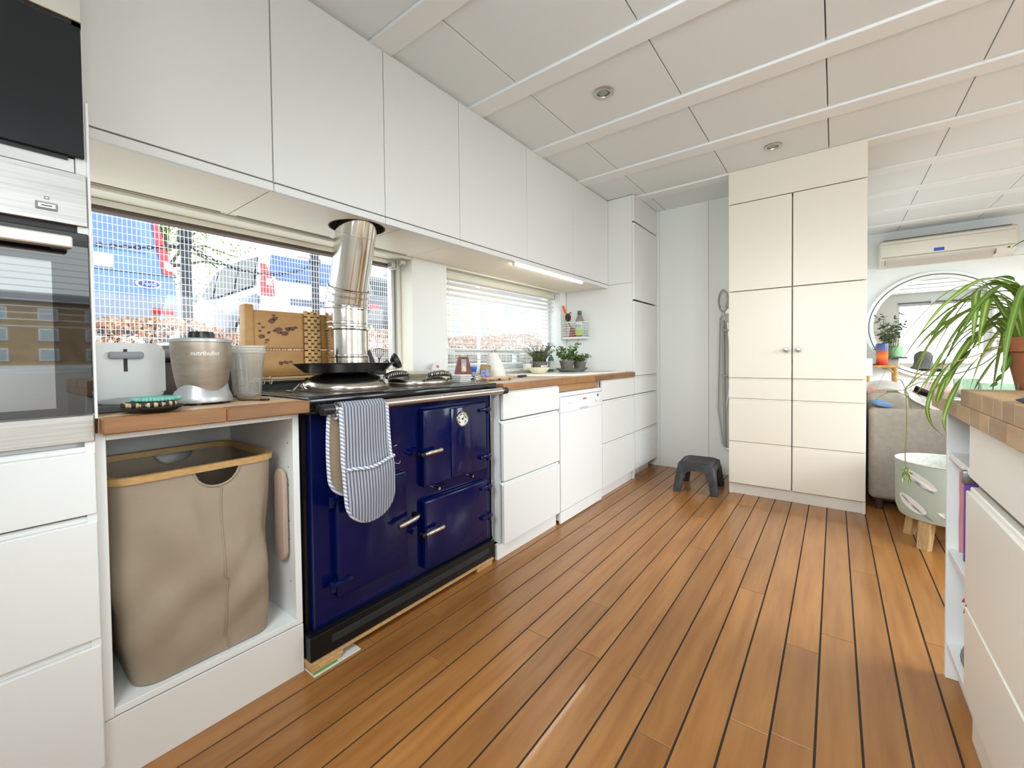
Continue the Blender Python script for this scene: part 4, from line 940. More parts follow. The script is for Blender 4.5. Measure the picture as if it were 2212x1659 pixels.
# tray and herb pots
LEAFA = mat('herb_leaf', (.055, .13, .022), .5, var=(.11, .20, .045), scale=40, rnd=.0)
LEAFB = mat('rosemary_leaf', (.09, .12, .05), .6, var=(.15, .18, .08), scale=50)
POTG = mat('grey_pot', (.16, .145, .13), .55)
SOIL = mat('soil', (.035, .022, .014), .95, bump=.5, bscale=90)
tx, ty, tz = -.37, 3.085, ZW+.0145
t = thing('drip_tray', 'oval dark grey tray under the two pots of herbs', 'tray', (tx, ty, tz))
obj('tray', B().lathe((tx, ty, tz), [(0, 0), (.095, 0), (.13, .026), (.134, .028), (.128, .028), (.094, .005), (0, .005)], 40, cap0=False, cap1=False, sx=.85, sy=1.4), mat('zinc_grey', (.20, .20, .185), .5), t, True)
obj('handle', bx(tx-.03, tx+.03, ty+.176, ty+.215, tz+.023, tz+.029, .003), mat('zinc_grey', (.2, .2, .185)), t)
def pot(t, c, r0, r1, h, m=POTG):
    obj('pot', B().lathe(c, [(0, 0), (r0, 0), (r1-.002, h-.012), (r1+.003, h-.011), (r1+.003, h), (r1-.003, h), (r1-.006, h-.018), (0, h-.018)], 28, cap0=False, cap1=False), m, t, True)
    obj('soil', B().lathe((c[0], c[1], c[2]+h-.0165), [(r1-.006, 0), (r1*.5, .003), (0, .004)], 16, cap0=False, cap1=False), SOIL, t)
def sprigs(c, r, n, hmin, hmax, leaf, spread, m, ms, t, seed, droop=0., per=14):
    random.seed(seed); st, lf = B(), B()
    for k in range(n):
        a = random.uniform(0, 2*pi); q = random.uniform(0, 1)**.5; p = Vector((c[0]+r*q*cos(a)*.7, c[1]+r*q*sin(a)*.7, c[2])); L_ = random.uniform(hmin, hmax); out = spread*random.uniform(.3, 1.0)
        pts = [p+Vector((cos(a)*out*f**1.3, sin(a)*out*f**1.3, L_*f-droop*L_*f**3)) for f in (0, .25, .5, .75, 1.)]
        st.tube(pts, [.0015, .0014, .0012, .001, .0006], 4)
        for i in range(per):
            f = random.uniform(.2, 1.0); ii = min(3, int(f*4)); q_ = pts[ii].lerp(pts[ii+1], f*4-ii)
            d = Vector((random.uniform(-1, 1), random.uniform(-1, 1), random.uniform(-.3, .8))).normalized(); sd = d.cross(Vector((random.uniform(-1, 1), random.uniform(-1, 1), 1))).normalized()
            l, w_ = leaf[0]*random.uniform(.6, 1.1), leaf[1]
            lf.mesh([q_, q_+d*l*.5+sd*w_, q_+d*l, q_+d*l*.5-sd*w_], [(0, 1, 2, 3)])
    obj('stems', st, ms, t, True, kind='stuff'); obj('foliage', lf, m, t, kind='stuff')
STEM = mat('herb_stem', (.12, .13, .05), .7)
t = thing('potted_herb', 'pot of rosemary with a white plant label, in front of the black crate', 'potted plant', (-.55, 2.86, ZW+.0125))
pot(t, (-.535, 2.865, ZW+.0125), .042, .058, .085)
obj('plant_label', B().box(-.003, .003, -.026, .026, -.022, .022, .001).xf(Matrix.Translation((-.478, 2.830, ZW+.048)) @ Euler((0, radians(-10), radians(-25))).to_matrix().to_4x4()), mat('label_paper', (.72, .72, .66), .6), t)
lb = Matrix.Translation((-.4745, 2.829, ZW+.048)) @ Euler((0, radians(-10), radians(-25))).to_matrix().to_4x4(); b = B()
for z_, w_ in ((.010, .017), (.003, .014), (-.010, .018)): b.box(-.0008, .0008, -w_, w_, z_-.002, z_+.002, M=lb)
obj('label_print', b, GREYP, t)
sprigs((-.535, 2.865, ZW+.085), .05, 40, .08, .20, (.020, .0034), .14, LEAFB, STEM, t, 3, .15, 34)
t = thing('potted_herb', 'pot of broad-leaved parsley on the left of the grey tray', 'potted plant', (tx-.005, ty-.075, tz+.0055))
pot(t, (tx-.005, ty-.075, tz+.0055), .042, .058, .085)
sprigs((tx-.005, ty-.075, tz+.08), .05, 34, .05, .19, (.034, .0085), .10, LEAFA, STEM, t, 5, .1, 10)
t = thing('potted_herb', 'pot of trailing thyme on the right of the grey tray', 'potted plant', (tx+.03, ty+.075, tz+.0055))
pot(t, (tx+.03, ty+.075, tz+.0055), .040, .054, .075)
sprigs((tx+.03, ty+.075, tz+.07), .045, 46, .03, .13, (.024, .0045), .10, LEAFA, STEM, t, 8, .5, 16)
t = thing('black_crate', 'dark box standing behind the herb pots in front of the window', 'box', (-.61, 3.0, ZW+.0125))
obj('box', bx(-.635, -.60, 2.90, 3.06, .955, 1.085, .004), mat('crate_black', (.035, .032, .03), .5), t)
t = thing('green_bottle', 'slim teal and white bottle standing behind the parsley pot', 'bottle', (-.585, 3.09, ZW+.0125))
obj('bottle', B().lathe((-.57, 3.085, ZW+.0125), [(0, 0), (.022, 0), (.024, .004), (.024, .10), (.018, .12), (.009, .128), (.009, .14), (0, .14)], 24, cap0=False, cap1=False), mat('teal_plastic', (.05, .30, .24), .35), t, True)
obj('label', B().lathe((-.57, 3.085, ZW+.0125), [(.0245, .02), (.0245, .09)], 24, cap0=False, cap1=False), mat('label_white', (.78, .78, .74), .5), t, True)
# wire rack on the side of the tall unit
t = thing('wire_rack', 'white wire rack fixed to the side of the tall unit above the sink', 'rack', (-.51, 3.42, 1.20))
RKW = mat('rack_white', (.82, .82, .79), .4); ry0, ry1 = 3.385, 3.484; rx0, rx1 = -.630, -.418
b = B()
for z in (1.212, 1.345): b.tube([(rx0, ry1, z), (rx0, ry0, z), (rx1, ry0, z), (rx1, ry1, z)], .0035, 6)
obj('rim_wire', b, RKW, t, True); b = B()
for z in (1.235, 1.257, 1.279, 1.301, 1.323): b.tube([(rx0, ry1, z), (rx0, ry0, z), (rx1, ry0, z), (rx1, ry1, z)], .0018, 5)
for f in range(2): b.tube([(rx1-.012-f*.0, ry0, 1.212), (rx1-.012, ry0, 1.345)], .0018, 5)
for i in range(6): b.tube([(rx1, ry0+(ry1-ry0)*i/5, 1.212), (rx1, ry0+(ry1-ry0)*i/5, 1.345)], .0018, 5)
obj('wires', b, RKW, t, True, kind='stuff')
obj('base_tray', bx(rx0, rx1, ry0, ry1, 1.198, 1.211, .003), RKW, t)
t = thing('soap_bottle', 'bottle of washing-up liquid with a green and white label in the wire rack', 'bottle', (-.478, 3.43, 1.2115))
b = B().lathe((-.478, 3.43, 1.2115), [(0, 0), (.042, 0), (.045, .006), (.045, .120), (.040, .150), (.020, .192), (.017, .196), (.017, .203), (0, .203)], 28, cap0=False, cap1=False, sx=1.0, sy=.62)
obj('bottle_body', b, mat('smoky_bottle', (.23, .22, .20), .2), t, True)
obj('cap', B().lathe((-.478, 3.43, 1.2115), [(.0175, .200), (.0185, .203), (.0185, .232), (.015, .236), (0, .236)], 20, cap0=False, cap1=False), mat('cap_green', (.03, .09, .06), .4), t, True)
lbx = lambda a0, a1, z0, z1, off: B().sheet(lambda s, v: (-.478+(.0455+off)*cos(a0+(a1-a0)*s), 3.43+(.0455+off)*.62*sin(a0+(a1-a0)*s), z0+(z1-z0)*v), 10, 1)
A0, A1 = radians(-160), radians(-35)
lab = obj('label', lbx(A0, A1, 1.232, 1.345, .0004), mat('label_white', (.78, .78, .74)), t, True)
obj('label_green', lbx(A0, A1, 1.236, 1.282, .0009), mat('label_lime', (.42, .58, .06), .5), lab, True)
obj('label_grass', lbx(A0, A1, 1.285, 1.300, .0009), mat('label_mint', (.30, .62, .42), .5), lab, True)
def on_bottle(v):
    a = radians(-98)+v.x/.043; return (-.478+(.0467+v.z)*cos(a), 3.43+(.0467+v.z)*.62*sin(a), 1.306+v.y)
text('lettering', 'ECO', .030, on_bottle, mat('letter_navy', (.03, .06, .16), .5), lab, bold=.0006)
t = thing('dish_brush', 'dish brush with a bright orange handle and dark bristles leaning out of the wire rack', 'brush', (-.59, 3.40, 1.30))
obj('handle', B().tube(catmull([(-.617, 3.375, 1.50), (-.607, 3.375, 1.475), (-.595, 3.378, 1.44), (-.583, 3.382, 1.415)], 4), [.005]+[.011]*8+[.010, .007, .006, .005], 10), mat('orange_handle', (.78, .10, .008), .4), t, True)
b = B().sphere((-.572, 3.386, 1.392), .030, .9, .8, 1.2, 18, 12)
random.seed(2)
for v in b.bm.verts: v.co += Vector((random.uniform(-1, 1), random.uniform(-1, 1), random.uniform(-1, 1)))*.0025
obj('bristle_head', b, mat('brush_bristles', (.05, .035, .022), .9, bump=.6, bscale=200), t)
obj('hook', B().tube(catmull([(-.562, 3.39, 1.425), (-.552, 3.39, 1.434), (-.543, 3.39, 1.428)], 4), .004, 8), BLACK, t, True)
t = thing('dish_wand', 'thin red and brown wand leaning across the wire rack', 'brush', (-.55, 3.41, 1.22))
obj('shaft', B().tube([(-.575, 3.395, 1.352), (-.525, 3.41, 1.222)], .0045, 8), mat('wand_brown', (.20, .04, .03), .4), t, True)
obj('tip', bx(-.540, -.516, 3.40, 3.428, 1.2115, 1.245, .006, 2), mat('wand_red', (.55, .02, .03), .5), t, True)
t = thing('pink_cloth', 'folded pink cloth inside the wire rack', 'cloth', (-.54, 3.45, 1.2115))
obj('cloth', B().sheet(lambda s, v: (-.60+.075*s, 3.445+.012*sin(6*s+2*v)+.012*v, 1.213+.105*v*(.8+.2*sin(5*s))), 12, 8, .006), mat('cloth_pink', (.62, .28, .30), .9, bump=.2, bscale=300), t, True)
t = thing('green_sponge', 'teal scouring sponge behind the bottle in the wire rack', 'sponge', (-.44, 3.455, 1.2115))
obj('sponge', bx(-.428-.02, -.424, 3.415, 3.475, 1.2115, 1.272, .005, 2), mat('sponge_teal', (.05, .25, .20), .95, bump=.6, bscale=250), t, True)

# ================================================================== corner: ironing board, step stool
t = thing('ironing_board', 'folded ironing board with a pale cover hanging on the back wall beside the cream cupboard', 'ironing board', (.66, 4.02, .25))
IC = mat('board_cover', (.56, .56, .52), .8); IF = mat('board_frame', (.66, .66, .64), .35, .5); IG = mat('board_grey', (.34, .34, .33), .6)
out = [(.545, 1.345), (.562, 1.375), (.64, 1.385), (.80, 1.375), (.82, 1.32), (.82, .60), (.765, .33), (.68, .245), (.60, .238), (.566, .29), (.529, .58)]
obj('board', B().prism(out, 'xz', 4.005, 4.032, .006), IC, t, True)
obj('rim_tube', B().tube([(x, 4.000, z) for x, z in out]+[(out[0][0], 4.0, out[0][1])], .008, 8), IF, t, True)
obj('leg', B().tube([(.580, 3.985, 1.33), (.585, 3.975, .85), (.592, 3.985, .26)], .0105, 10), IG, t, True)
obj('leg', B().tube([(.612, 3.990, 1.31), (.648, 3.978, .85), (.590, 3.990, .55)], .0105, 10), IF, t, True)
obj('cross_bar', bx(.565, .70, 3.972, 3.992, 1.235, 1.255, .004), IG, t); obj('cross_bar', bx(.565, .72, 3.966, 3.986, .855, .875, .004), IG, t)
oc = (.578, 1.495); ov = [(oc[0]+.042*cos(a), oc[1]+.098*sin(a)) for a in [2*pi*i/32 for i in range(32)]]
sq = lambda x, z: (oc[0]+(x-oc[0])*.74, oc[1]+(z-oc[1])*.84)
b = B(); b.loft([[(x, 3.985, z) for x, z in ov], [(x, 4.004, z) for x, z in ov], [(sq(x, z)[0], 4.004, sq(x, z)[1]) for x, z in ov], [(sq(x, z)[0], 3.985, sq(x, z)[1]) for x, z in ov], [(x, 3.985, z) for x, z in ov]], False, False)
obj('iron_rest_ring', b, IG, t, True)
obj('iron_rest_plate', B().prism([(.549, 1.53), (.578, 1.552), (.60, 1.54), (.607, 1.49), (.592, 1.44), (.556, 1.455)], 'xz', 3.992, 4.0, .002), mat('rest_pale', (.60, .60, .57), .6), t)
obj('neck', B().tube([(.578, 3.996, 1.40), (.582, 3.996, 1.36)], .006, 8), IF, t, True); obj('neck_plate', bx(.592, .622, 3.99, 4.0, 1.385, 1.43, .003), IF, t)
t = thing('wall_hook', 'small dark hook on the back wall above the ironing board', 'hook', (.632, 4.03, 1.59))
obj('hook_base', B().lathe((.632, 4.065, 1.612), [(.012, 0), (.012, -.008), (0, -.010)], 16, axis='y', cap0=False, cap1=False), BLACK, t, True)
obj('hook_arm', B().tube(catmull([(.632, 4.058, 1.612), (.632, 4.03, 1.607), (.634, 4.015, 1.602), (.635, 4.012, 1.617)], 4), .007, 8), BLACK, t, True)
# black plastic step stool
SB = mat('stool_plastic', (.022, .024, .028), .5, var=(.06, .062, .066), scale=14, bump=.08, bscale=200)
t = thing('step_stool', 'small black plastic step stool standing on the floor before the corner', 'step stool', (.49, 3.56, 0))
c0 = Vector((.49, 3.545, 0)); T_ = Matrix.Translation(c0) @ Matrix.Rotation(radians(4), 4, 'Z')
H = .222
def ringz(hx, hy, z, r): return [T_ @ Vector((a, b, z)) for a, b in rrect(-hx, hx, -hy, hy, r, 5)]
obj('top', B().loft([ringz(.118, .150, H-.016, .035), ringz(.113, .145, H-.005, .035), ringz(.104, .136, H, .03), ringz(.100, .132, H-.001, .03)]), SB, t, True)
obj('top_pad', B().loft([ringz(.088, .120, H-.001, .02), ringz(.086, .118, H+.0012, .02)]), mat('stool_pad', (.05, .052, .055), .75, bump=.5, bscale=500), t)
def apron(along):
    hx, hy = .118, .150; P = []
    if along == 'x': L_, off = hx, hy
    else: L_, off = hy, hx
    for s in (-1, 1):
        top = [(-L_+.012, H-.012), (L_-.012, H-.012)]; n = 10
        bot = [(L_-.012, .03)]
        arch = [(L_*.62*cos(pi*i/n), .115+.052*math.sin(pi*i/n)**.55 if 0 < i < n else .10) for i in range(n+1)]
        poly = [(-L_+.012, H-.012), (L_-.012, H-.012), (L_-.006, .13), (L_*.66, .10)]+arch[1:-1]+[(-L_*.66, .10), (-L_+.006, .13)]
        b = B().prism(poly, 'xz' if along == 'x' else 'yz', -.004, .004, .001)
        tilt = .085
        M_ = T_ @ (Matrix.Translation((0, s*(off+.006), 0)) @ Matrix.Translation((0, 0, H)) @ Matrix.Rotation(s*tilt, 4, 'X') @ Matrix.Translation((0, 0, -H)) if along == 'x' else Matrix.Translation((s*(off+.006), 0, 0)) @ Matrix.Translation((0, 0, H)) @ Matrix.Rotation(-s*tilt, 4, 'Y') @ Matrix.Translation((0, 0, -H)))
        b.xf(M_); obj('apron', b, SB, t)
apron('x'); apron('y')
for sx in (-1, 1):
    for sy in (-1, 1):
        rings = []
        for z, gx, gy, hw in ((H-.014, .098, .130, .026), (.16, .108, .140, .027), (.06, .121, .152, .027), (.0, .130, .160, .026)):
            rings.append([T_ @ Vector((sx*gx+a, sy*gy+b_, z)) for a, b_ in rrect(-hw, hw, -hw, hw, .010, 3)])
        l = obj('leg', B().loft(rings), SB, t, True)
        for kx, ky in ((sx*1.0, 0), (0, sy*1.0)):
            for o_ in (-.008, .008):
                p1 = T_ @ Vector((sx*.109+kx*.0275+(o_ if ky else 0), sy*.141+ky*.0275+(o_ if kx else 0), .155)); p2 = T_ @ Vector((sx*.1295+kx*.026+(o_ if ky else 0), sy*.1595+ky*.026+(o_ if kx else 0), .012))
                obj('flute', B().tube([p1, p2], .0022, 5), SB, l, True)
# ================================================================== island on the right
t = thing('island_drawer_unit', 'white three-drawer kitchen island unit at the right edge, under the butcher-block top', 'drawer unit', (1.9, 1.0, 0))
IW = mat('island_white', (.84, .81, .73), .34)
IX = 1.60; ye = 1.634
for z0, z1 in ((.710, .8595), (.366, .667), (.122, .356)):
    y_e = 1.602 if z0 > .7 else ye
    d = obj('drawer', bx(IX, IX+.018, .40, y_e, z0, z1, .002, 2), IW, t)
    obj('finger_lip', bx(IX+.007, IX+.026, .40, y_e-.004, z1, min(z1+.012, .862), .003), IW, d)
obj('carcass', bx(IX+.026, 2.18, .40, 1.632, .10, .862), mat('island_inside', (.40, .37, .31), .6), t)
obj('plinth', bx(IX+.017, IX+.035, .40, 1.634, 0, .121, .001), IW, t)
t = thing('island_shelf_unit', 'narrow open white shelf unit at the far end of the kitchen island', 'shelf unit', (1.85, 1.77, 0))
SX = 1.605
obj('side_panel', bx(SX, 2.18, 1.905, 1.922, .0, .862, .001), WHITE, t)
obj('side_panel', bx(SX+.03, 2.18, 1.636, 1.654, .10, .862, .001), WHITE, t)
obj('back_panel', bx(1.86, 1.87, 1.654, 1.905, .10, .862), mat('shelf_back', (.60, .58, .53), .6), t)
for z in (.712, .408, .108): obj('shelf', bx(SX+.003, 1.86, 1.655, 1.9045, z-.009, z+.009, .001), WHITE, t)
obj('plinth', bx(SX+.03, SX+.045, 1.70, 1.904, 0, .098), WHITE, t)
random.seed(11)
BB = mat('butcher_block_edge', (.43, .275, .145), .5, var=(.34, .20, .10), scale=5, stretch=(6, 1.2, 6), rnd=.26)
t = thing('island_worktop', 'two-layer butcher-block top on the kitchen island, its upper slab stopping short', 'worktop', (1.9, 1.2, .863))
def layer(x0, x1, y0, y1, z0, z1, edge_splits):
    rows = 12; wd = (x1-x0)/rows
    for r in range(rows):
        ends = [y0]+(edge_splits if r == 0 else sorted(random.uniform(y0+.1, y1-.05) for _ in range(3)))+[y1]
        for a, b_ in zip(ends, ends[1:]): obj('stave', bx(x0+r*wd, x0+(r+1)*wd-.0002, a, b_-.0002, z0, z1, .002 if r == 0 else .0008), BB, t)
layer(1.57, 2.22, .40, 1.915, .863, .902, [.62, .84, 1.02, 1.16, 1.275, 1.34, 1.43, 1.56, 1.70])
layer(1.57, 2.22, .40, 1.522, .9022, .9415, [.66, .9, 1.12, 1.19, 1.245, 1.33, 1.43])
t = thing('pen', 'dark pen lying on the butcher-block top near its edge', 'pen', (1.61, 1.12, .9415))
obj('barrel', B().tube([(1.585, 1.14, .9465), (1.64, 1.03, .9465)], .005, 10), mat('pen_navy', (.03, .03, .07), .3), t, True)
obj('pen_tip', B().tube([(1.585, 1.14, .9465), (1.579, 1.152, .9460)], [.005, .0015], 10), BLACK, t, True)
# things in the shelf unit
t = thing('purple_folder', 'slim purple folder hanging from a steel clip at the shelf front', 'folder', (1.61, 1.675, .46))
obj('folder', bx(1.603, 1.630, 1.668, 1.6745, .462, .690, .002), mat('purple_card', (.13, .05, .30), .5), t)
obj('flap', B().prism([(1.618, .50), (1.640, .53), (1.648, .58), (1.634, .625), (1.618, .64)], 'xz', 1.676, 1.679, .0006), mat('purple_dark', (.05, .02, .12), .5), t)
t = thing('steel_clip', 'grey steel clip hook on the shelf edge holding the purple folder', 'clip', (1.61, 1.672, .69))
obj('jaw', bx(1.598, 1.622, 1.662, 1.684, .676, .712, .004, 2), mat('clip_grey', (.22, .22, .22), .4, .7), t, True)
obj('hook_arm', B().tube(catmull([(1.612, 1.684, .70), (1.614, 1.72, .703), (1.615, 1.76, .70)], 4), .0035, 8), BLACK, t, True)
t = thing('pink_strap', 'pink fabric strap hanging inside the shelf unit behind the purple folder', 'strap', (1.62, 1.765, .46))
obj('webbing', B().sheet(lambda s, v: (1.609+.024*v, 1.765+.003*sin(12*s), .69-.235*s), 20, 2, .003), mat('strap_pink', (.86, .42, .44), .85, bump=.3, bscale=400), t, True)
obj('eyelet', B().lathe((1.6185, 1.7605, .676), [(.003, 0), (.006, -.001), (.006, -.003), (.003, -.003)], 14, axis='y', cap0=False, cap1=False), CHROME, t, True)
t = thing('red_tassel', 'small red ribbon tassel under the middle shelf of the shelf unit', 'ribbon', (1.63, 1.70, .36))
b = B()
for i in range(7):
    a = i*.9; b.tube(catmull([(1.632, 1.69, .372), (1.628+.012*cos(a), 1.69+.014*sin(a), .352+.01*cos(2*a)), (1.626+.020*cos(a), 1.69+.02*sin(a), .328+.012*sin(3*a))], 3), .0028, 6)
obj('ribbon', b, mat('ribbon_red', (.50, .02, .03), .6), t, True)
obj('ribbon_cord', B().tube([(1.632, 1.69, .37), (1.634, 1.69, .399)], .0015, 5), mat('ribbon_red', (.5, .02, .03)), t, True)
t = thing('grey_dish', 'grey round dish standing on its edge on the lowest shelf', 'dish', (1.66, 1.68, .118))
obj('dish', B().lathe((1.672, 1.690, .187), [(0, -.006), (.045, -.006), (.068, .004), (.069, .007), (.045, -.002), (0, -.002)], 28, axis='y', cap0=False, cap1=False), mat('dish_grey', (.20, .19, .22), .35), t, True)

# ================================================================== spider plant on the island
TERRA = mat('terracotta', (.38, .135, .055), .75, var=(.30, .095, .04), scale=9, bump=.15, bscale=120)
PX, PY, PZ = 1.745, 1.640, .9025
t = thing('spider_plant', 'arching green and cream spider plant in a terracotta pot on the kitchen island', 'potted plant', (PX, PY, PZ))
obj('pot', B().lathe((PX, PY, PZ), [(0, 0), (.050, 0), (.053, .004), (.076, .128), (.083, .130), (.084, .165), (.077, .166), (.072, .140), (0, .138)], 36, cap0=False, cap1=False), TERRA, t, True)
obj('soil', B().lathe((PX, PY, PZ+.139), [(.072, 0), (.03, .004), (0, .005)], 20, cap0=False, cap1=False), SOIL, t)
def leafmat(name, a, b_):
    m = bpy.data.materials.new(name); m.use_nodes = True; N = m.node_tree; L = N.links.new; p = N.nodes['Principled BSDF']; p.inputs['Roughness'].default_value = .42
    uv = N.nodes.new('ShaderNodeUVMap'); s = N.nodes.new('ShaderNodeSeparateXYZ'); r = N.nodes.new('ShaderNodeValToRGB'); e = r.color_ramp.elements
    L(uv.outputs[0], s.inputs[0]); L(s.outputs[0], r.inputs[0]); e[0].position = .30; e[0].color = tuple(a)+(1,); e[1].position = .42; e[1].color = tuple(b_)+(1,)
    q = e.new(.58); q.color = tuple(b_)+(1,); q = e.new(.70); q.color = tuple(a)+(1,)
    L(r.outputs[0], p.inputs['Base Color'])
    tl = N.nodes.new('ShaderNodeBsdfTranslucent'); L(r.outputs[0], tl.inputs['Color']); mx = N.nodes.new('ShaderNodeMixShader'); mx.inputs[0].default_value = .28
    L(p.outputs[0], mx.inputs[1]); L(tl.outputs[0], mx.inputs[2]); L(mx.outputs[0], N.nodes['Material Output'].inputs[0]); return m
SPL = leafmat('spider_leaf', (.15, .26, .03), (.46, .54, .18)); SPD = leafmat('spider_leaf_dark', (.09, .17, .025), (.18, .28, .05))
def leaf(pts, w, m, parent, name='leaf', twist=0., n=7, fold=.25):
    P = catmull(pts, n); k = len(P); b = B(); uvl = b.bm.loops.layers.uv.new('UVMap'); rows = []
    side0 = None
    for i in range(k):
        tg = (P[min(i+1, k-1)]-P[max(0, i-1)]).normalized(); sd = tg.cross(Vector((0, 0, 1)))
        if sd.length < .15: sd = side0 or Vector((1, 0, 0))
        sd = sd.normalized()
        if side0 is not None and sd.dot(side0) < 0: sd = -sd
        side0 = sd; nn = sd.cross(tg); f = i/(k-1); a = twist*f; sd2 = sd*cos(a)+nn*sin(a); n2 = nn*cos(a)-sd*sin(a)
        ww = w*min(1, .55+1.6*f)*max(.04, (1-f**3.2))
        rows.append([b.bm.verts.new(P[i]-sd2*ww+n2*ww*fold), b.bm.verts.new(P[i]), b.bm.verts.new(P[i]+sd2*ww+n2*ww*fold)])
    for r0, r1 in zip(rows, rows[1:]):
        for j in range(2):
            fc = b.bm.faces.new((r0[j], r0[j+1], r1[j+1], r1[j]))
            for lp in fc.loops: lp[uvl].uv = ((j if lp.vert in (r0[j], r1[j]) else j+1)/2, 0)
    return obj(name, b, m, parent, True, normals=False)
random.seed(5); top = Vector((PX, PY, PZ+.150))
def arch(az, L_, rise, drop, w, m=SPL, tw=0.):
    d = Vector((cos(az), sin(az), 0)); s = Vector((-sin(az), cos(az), 0))*random.uniform(-.03, .03)
    leaf([top+d*.015, top+d*L_*.22+Vector((0, 0, rise*.75)), top+d*L_*.50+Vector((0, 0, rise))+s*.4, top+d*L_*.80+Vector((0, 0, rise-drop*.42))+s, top+d*L_+Vector((0, 0, rise-drop))+s*1.5], w, m, t, twist=tw)
for i in range(38):
    az = radians(random.uniform(95, 275)) if i < 25 else radians(random.uniform(-85, 95))
    arch(az, random.uniform(.15, .33), random.uniform(.05, .17), random.uniform(.08, .30), random.uniform(.0065, .011), random.choice([SPL, SPL, SPD]), random.uniform(-.6, .6))
# leaves that can be told apart in the picture
def pxy(u, v, y):
    d = fw + r2*((u-1106+17.16)/F_PX) - u2*((v-829.5+35.0)/F_PX); return CAM + d*((y-CAM.y)/d.y)
for pts, w, m in (
    ([(2190, 740), (2150, 640), (2100, 612), (2040, 660), (2012, 688)], .0045, SPD), ([(2185, 745), (2110, 668), (2060, 670), (2020, 715), (1986, 772)], .0055, SPD),
    ([(2195, 735), (2160, 690), (2110, 720), (2060, 790), (2030, 850), (2022, 880)], .012, SPL), ([(2195, 740), (2150, 700), (2095, 760), (2050, 810), (1990, 870)], .010, SPL),
    ([(2200, 735), (2150, 650), (2112, 630), (2106, 690), (2100, 740)], .010, SPL), ([(2200, 730), (2180, 660), (2140, 640), (2122, 700), (2112, 760)], .010, SPL),
    ([(2195, 745), (2130, 760), (2070, 830), (2040, 900), (2045, 940)], .0075, SPL), ([(2195, 745), (2120, 740), (2040, 800), (2005, 870), (2012, 915), (2042, 945)], .006, SPL),
    ([(2205, 745), (2160, 765), (2100, 850), (2075, 900)], .008, SPL), ([(2205, 730), (2190, 690), (2175, 720), (2168, 790)], .008, SPL), ([(2195, 735), (2120, 700), (2040, 760), (1995, 840)], .007, SPL),
    ([(2200, 735), (2110, 720), (2030, 790), (1980, 850)], .006, SPL), ([(2210, 735), (2195, 650), (2150, 608), (2105, 620)], .009, SPL), ([(2210, 730), (2205, 640), (2180, 600), (2120, 606)], .008, SPD),
    ([(2212, 740), (2150, 730), (2080, 770), (2045, 830), (2030, 870)], .0085, SPL), ([(2195, 740), (2170, 800), (2150, 830), (2138, 836)], .008, SPD)):
    ys = [PY+.0]+[PY-.02-.05*i/len(pts)+(.02*((i*7) % 3-1)) for i in range(1, len(pts))]
    leaf([pxy(u, v, y) for (u, v), y in zip(pts, ys)], w, m, t, twist=random.uniform(-.5, .5))
obj('runner', B().tube(catmull([pxy(2185, 742, 1.62), pxy(2100, 770, 1.52), pxy(2010, 800, 1.46), pxy(1960, 835, 1.44), pxy(1955, 850, 1.44)], 6), .0016, 6), mat('runner_brown', (.22, .17, .06), .6), t, True)
pl = pxy(1956, 842, 1.44)
for dx, dz in ((.05, .05), (-.065, -.035), (.035, -.03), (-.02, .02), (.06, .012), (.012, -.055)):
    leaf([pl, pl+Vector((dx*.5, 0, dz*.6+.012)), pl+Vector((dx, 0, dz))], .0055, SPL, t, 'plantlet_leaf')
obj('runner', B().tube(catmull([pxy(1957, 846, 1.44), pxy(1958, 920, 1.44), pxy(1955, 980, 1.44), pxy(1957, 1010, 1.44)], 5), .0011, 5), mat('runner_brown', (.22, .17, .06)), t, True)
pl = pxy(1957, 1018, 1.44)
for dx, dz in ((-.006, -.03), (.008, -.036), (.011, -.008), (-.010, .002), (.003, .010)): leaf([pl, pl+Vector((dx*.7, .004, dz*.5)), pl+Vector((dx, 0, dz))], .0052, SPL, t, 'plantlet_leaf')
leaf([Vector((1.80, 1.62, 1.30)), Vector((1.735, 1.66, 1.322)), Vector((1.70, 1.68, 1.312)), Vector((1.685, 1.69, 1.300))], .006, SPD, t)
t = thing('glass_dish', 'clear glass dish with cuttings beside the terracotta pot', 'dish', (1.645, 1.60, .9025))
obj('bowl', B().lathe((1.648, 1.60, .9025), [(0, .001), (.030, .001), (.034, .006), (.034, .052), (.032, .052), (.031, .008), (0, .006)], 30, cap0=False, cap1=False), glass_mat('dish_glass', (.80, .88, .82), 2.2, .03), t, True)
t = thing('glass_tumbler', 'small clear glass tumbler at the end of the butcher-block top', 'glass', (1.60, 1.66, .9025))
obj('wall', B().lathe((1.603, 1.665, .9025), [(0, .001), (.022, .001), (.025, .06), (.0235, .06), (.021, .006), (0, .005)], 26, cap0=False, cap1=False), glass_mat('dish_glass', (.8, .88, .82)), t, True)

# ================================================================== living area beyond the cupboard
ACW = mat('air_con_white', (.72, .69, .60), .4)
t = thing('air_conditioner', 'long white wall-mounted air conditioner with a blue sticker above the round mirror', 'air conditioner', (2.2, 6.32, 1.98))
a0, a1 = 1.705, 2.695
prof = [(6.418, 1.985), (6.33, 1.988), (6.245, 2.035), (6.215, 2.075), (6.205, 2.16), (6.215, 2.235), (6.26, 2.262), (6.418, 2.265)]
obj('case', B().prism(prof, 'yz', a0, a1, .008), ACW, t, True)
obj('front_panel', B().prism([(6.212, 2.068), (6.203, 2.075), (6.196, 2.16), (6.206, 2.236), (6.222, 2.24), (6.216, 2.16)], 'yz', a0+.012, a1-.012, .003), ACW, t, True)
obj('louvre', B().prism([(6.335, 1.984), (6.33, 1.980), (6.238, 2.030), (6.232, 2.046), (6.240, 2.046)], 'yz', a0+.05, a1-.14, .002), mat('louvre_grey', (.55, .52, .46), .5), t)
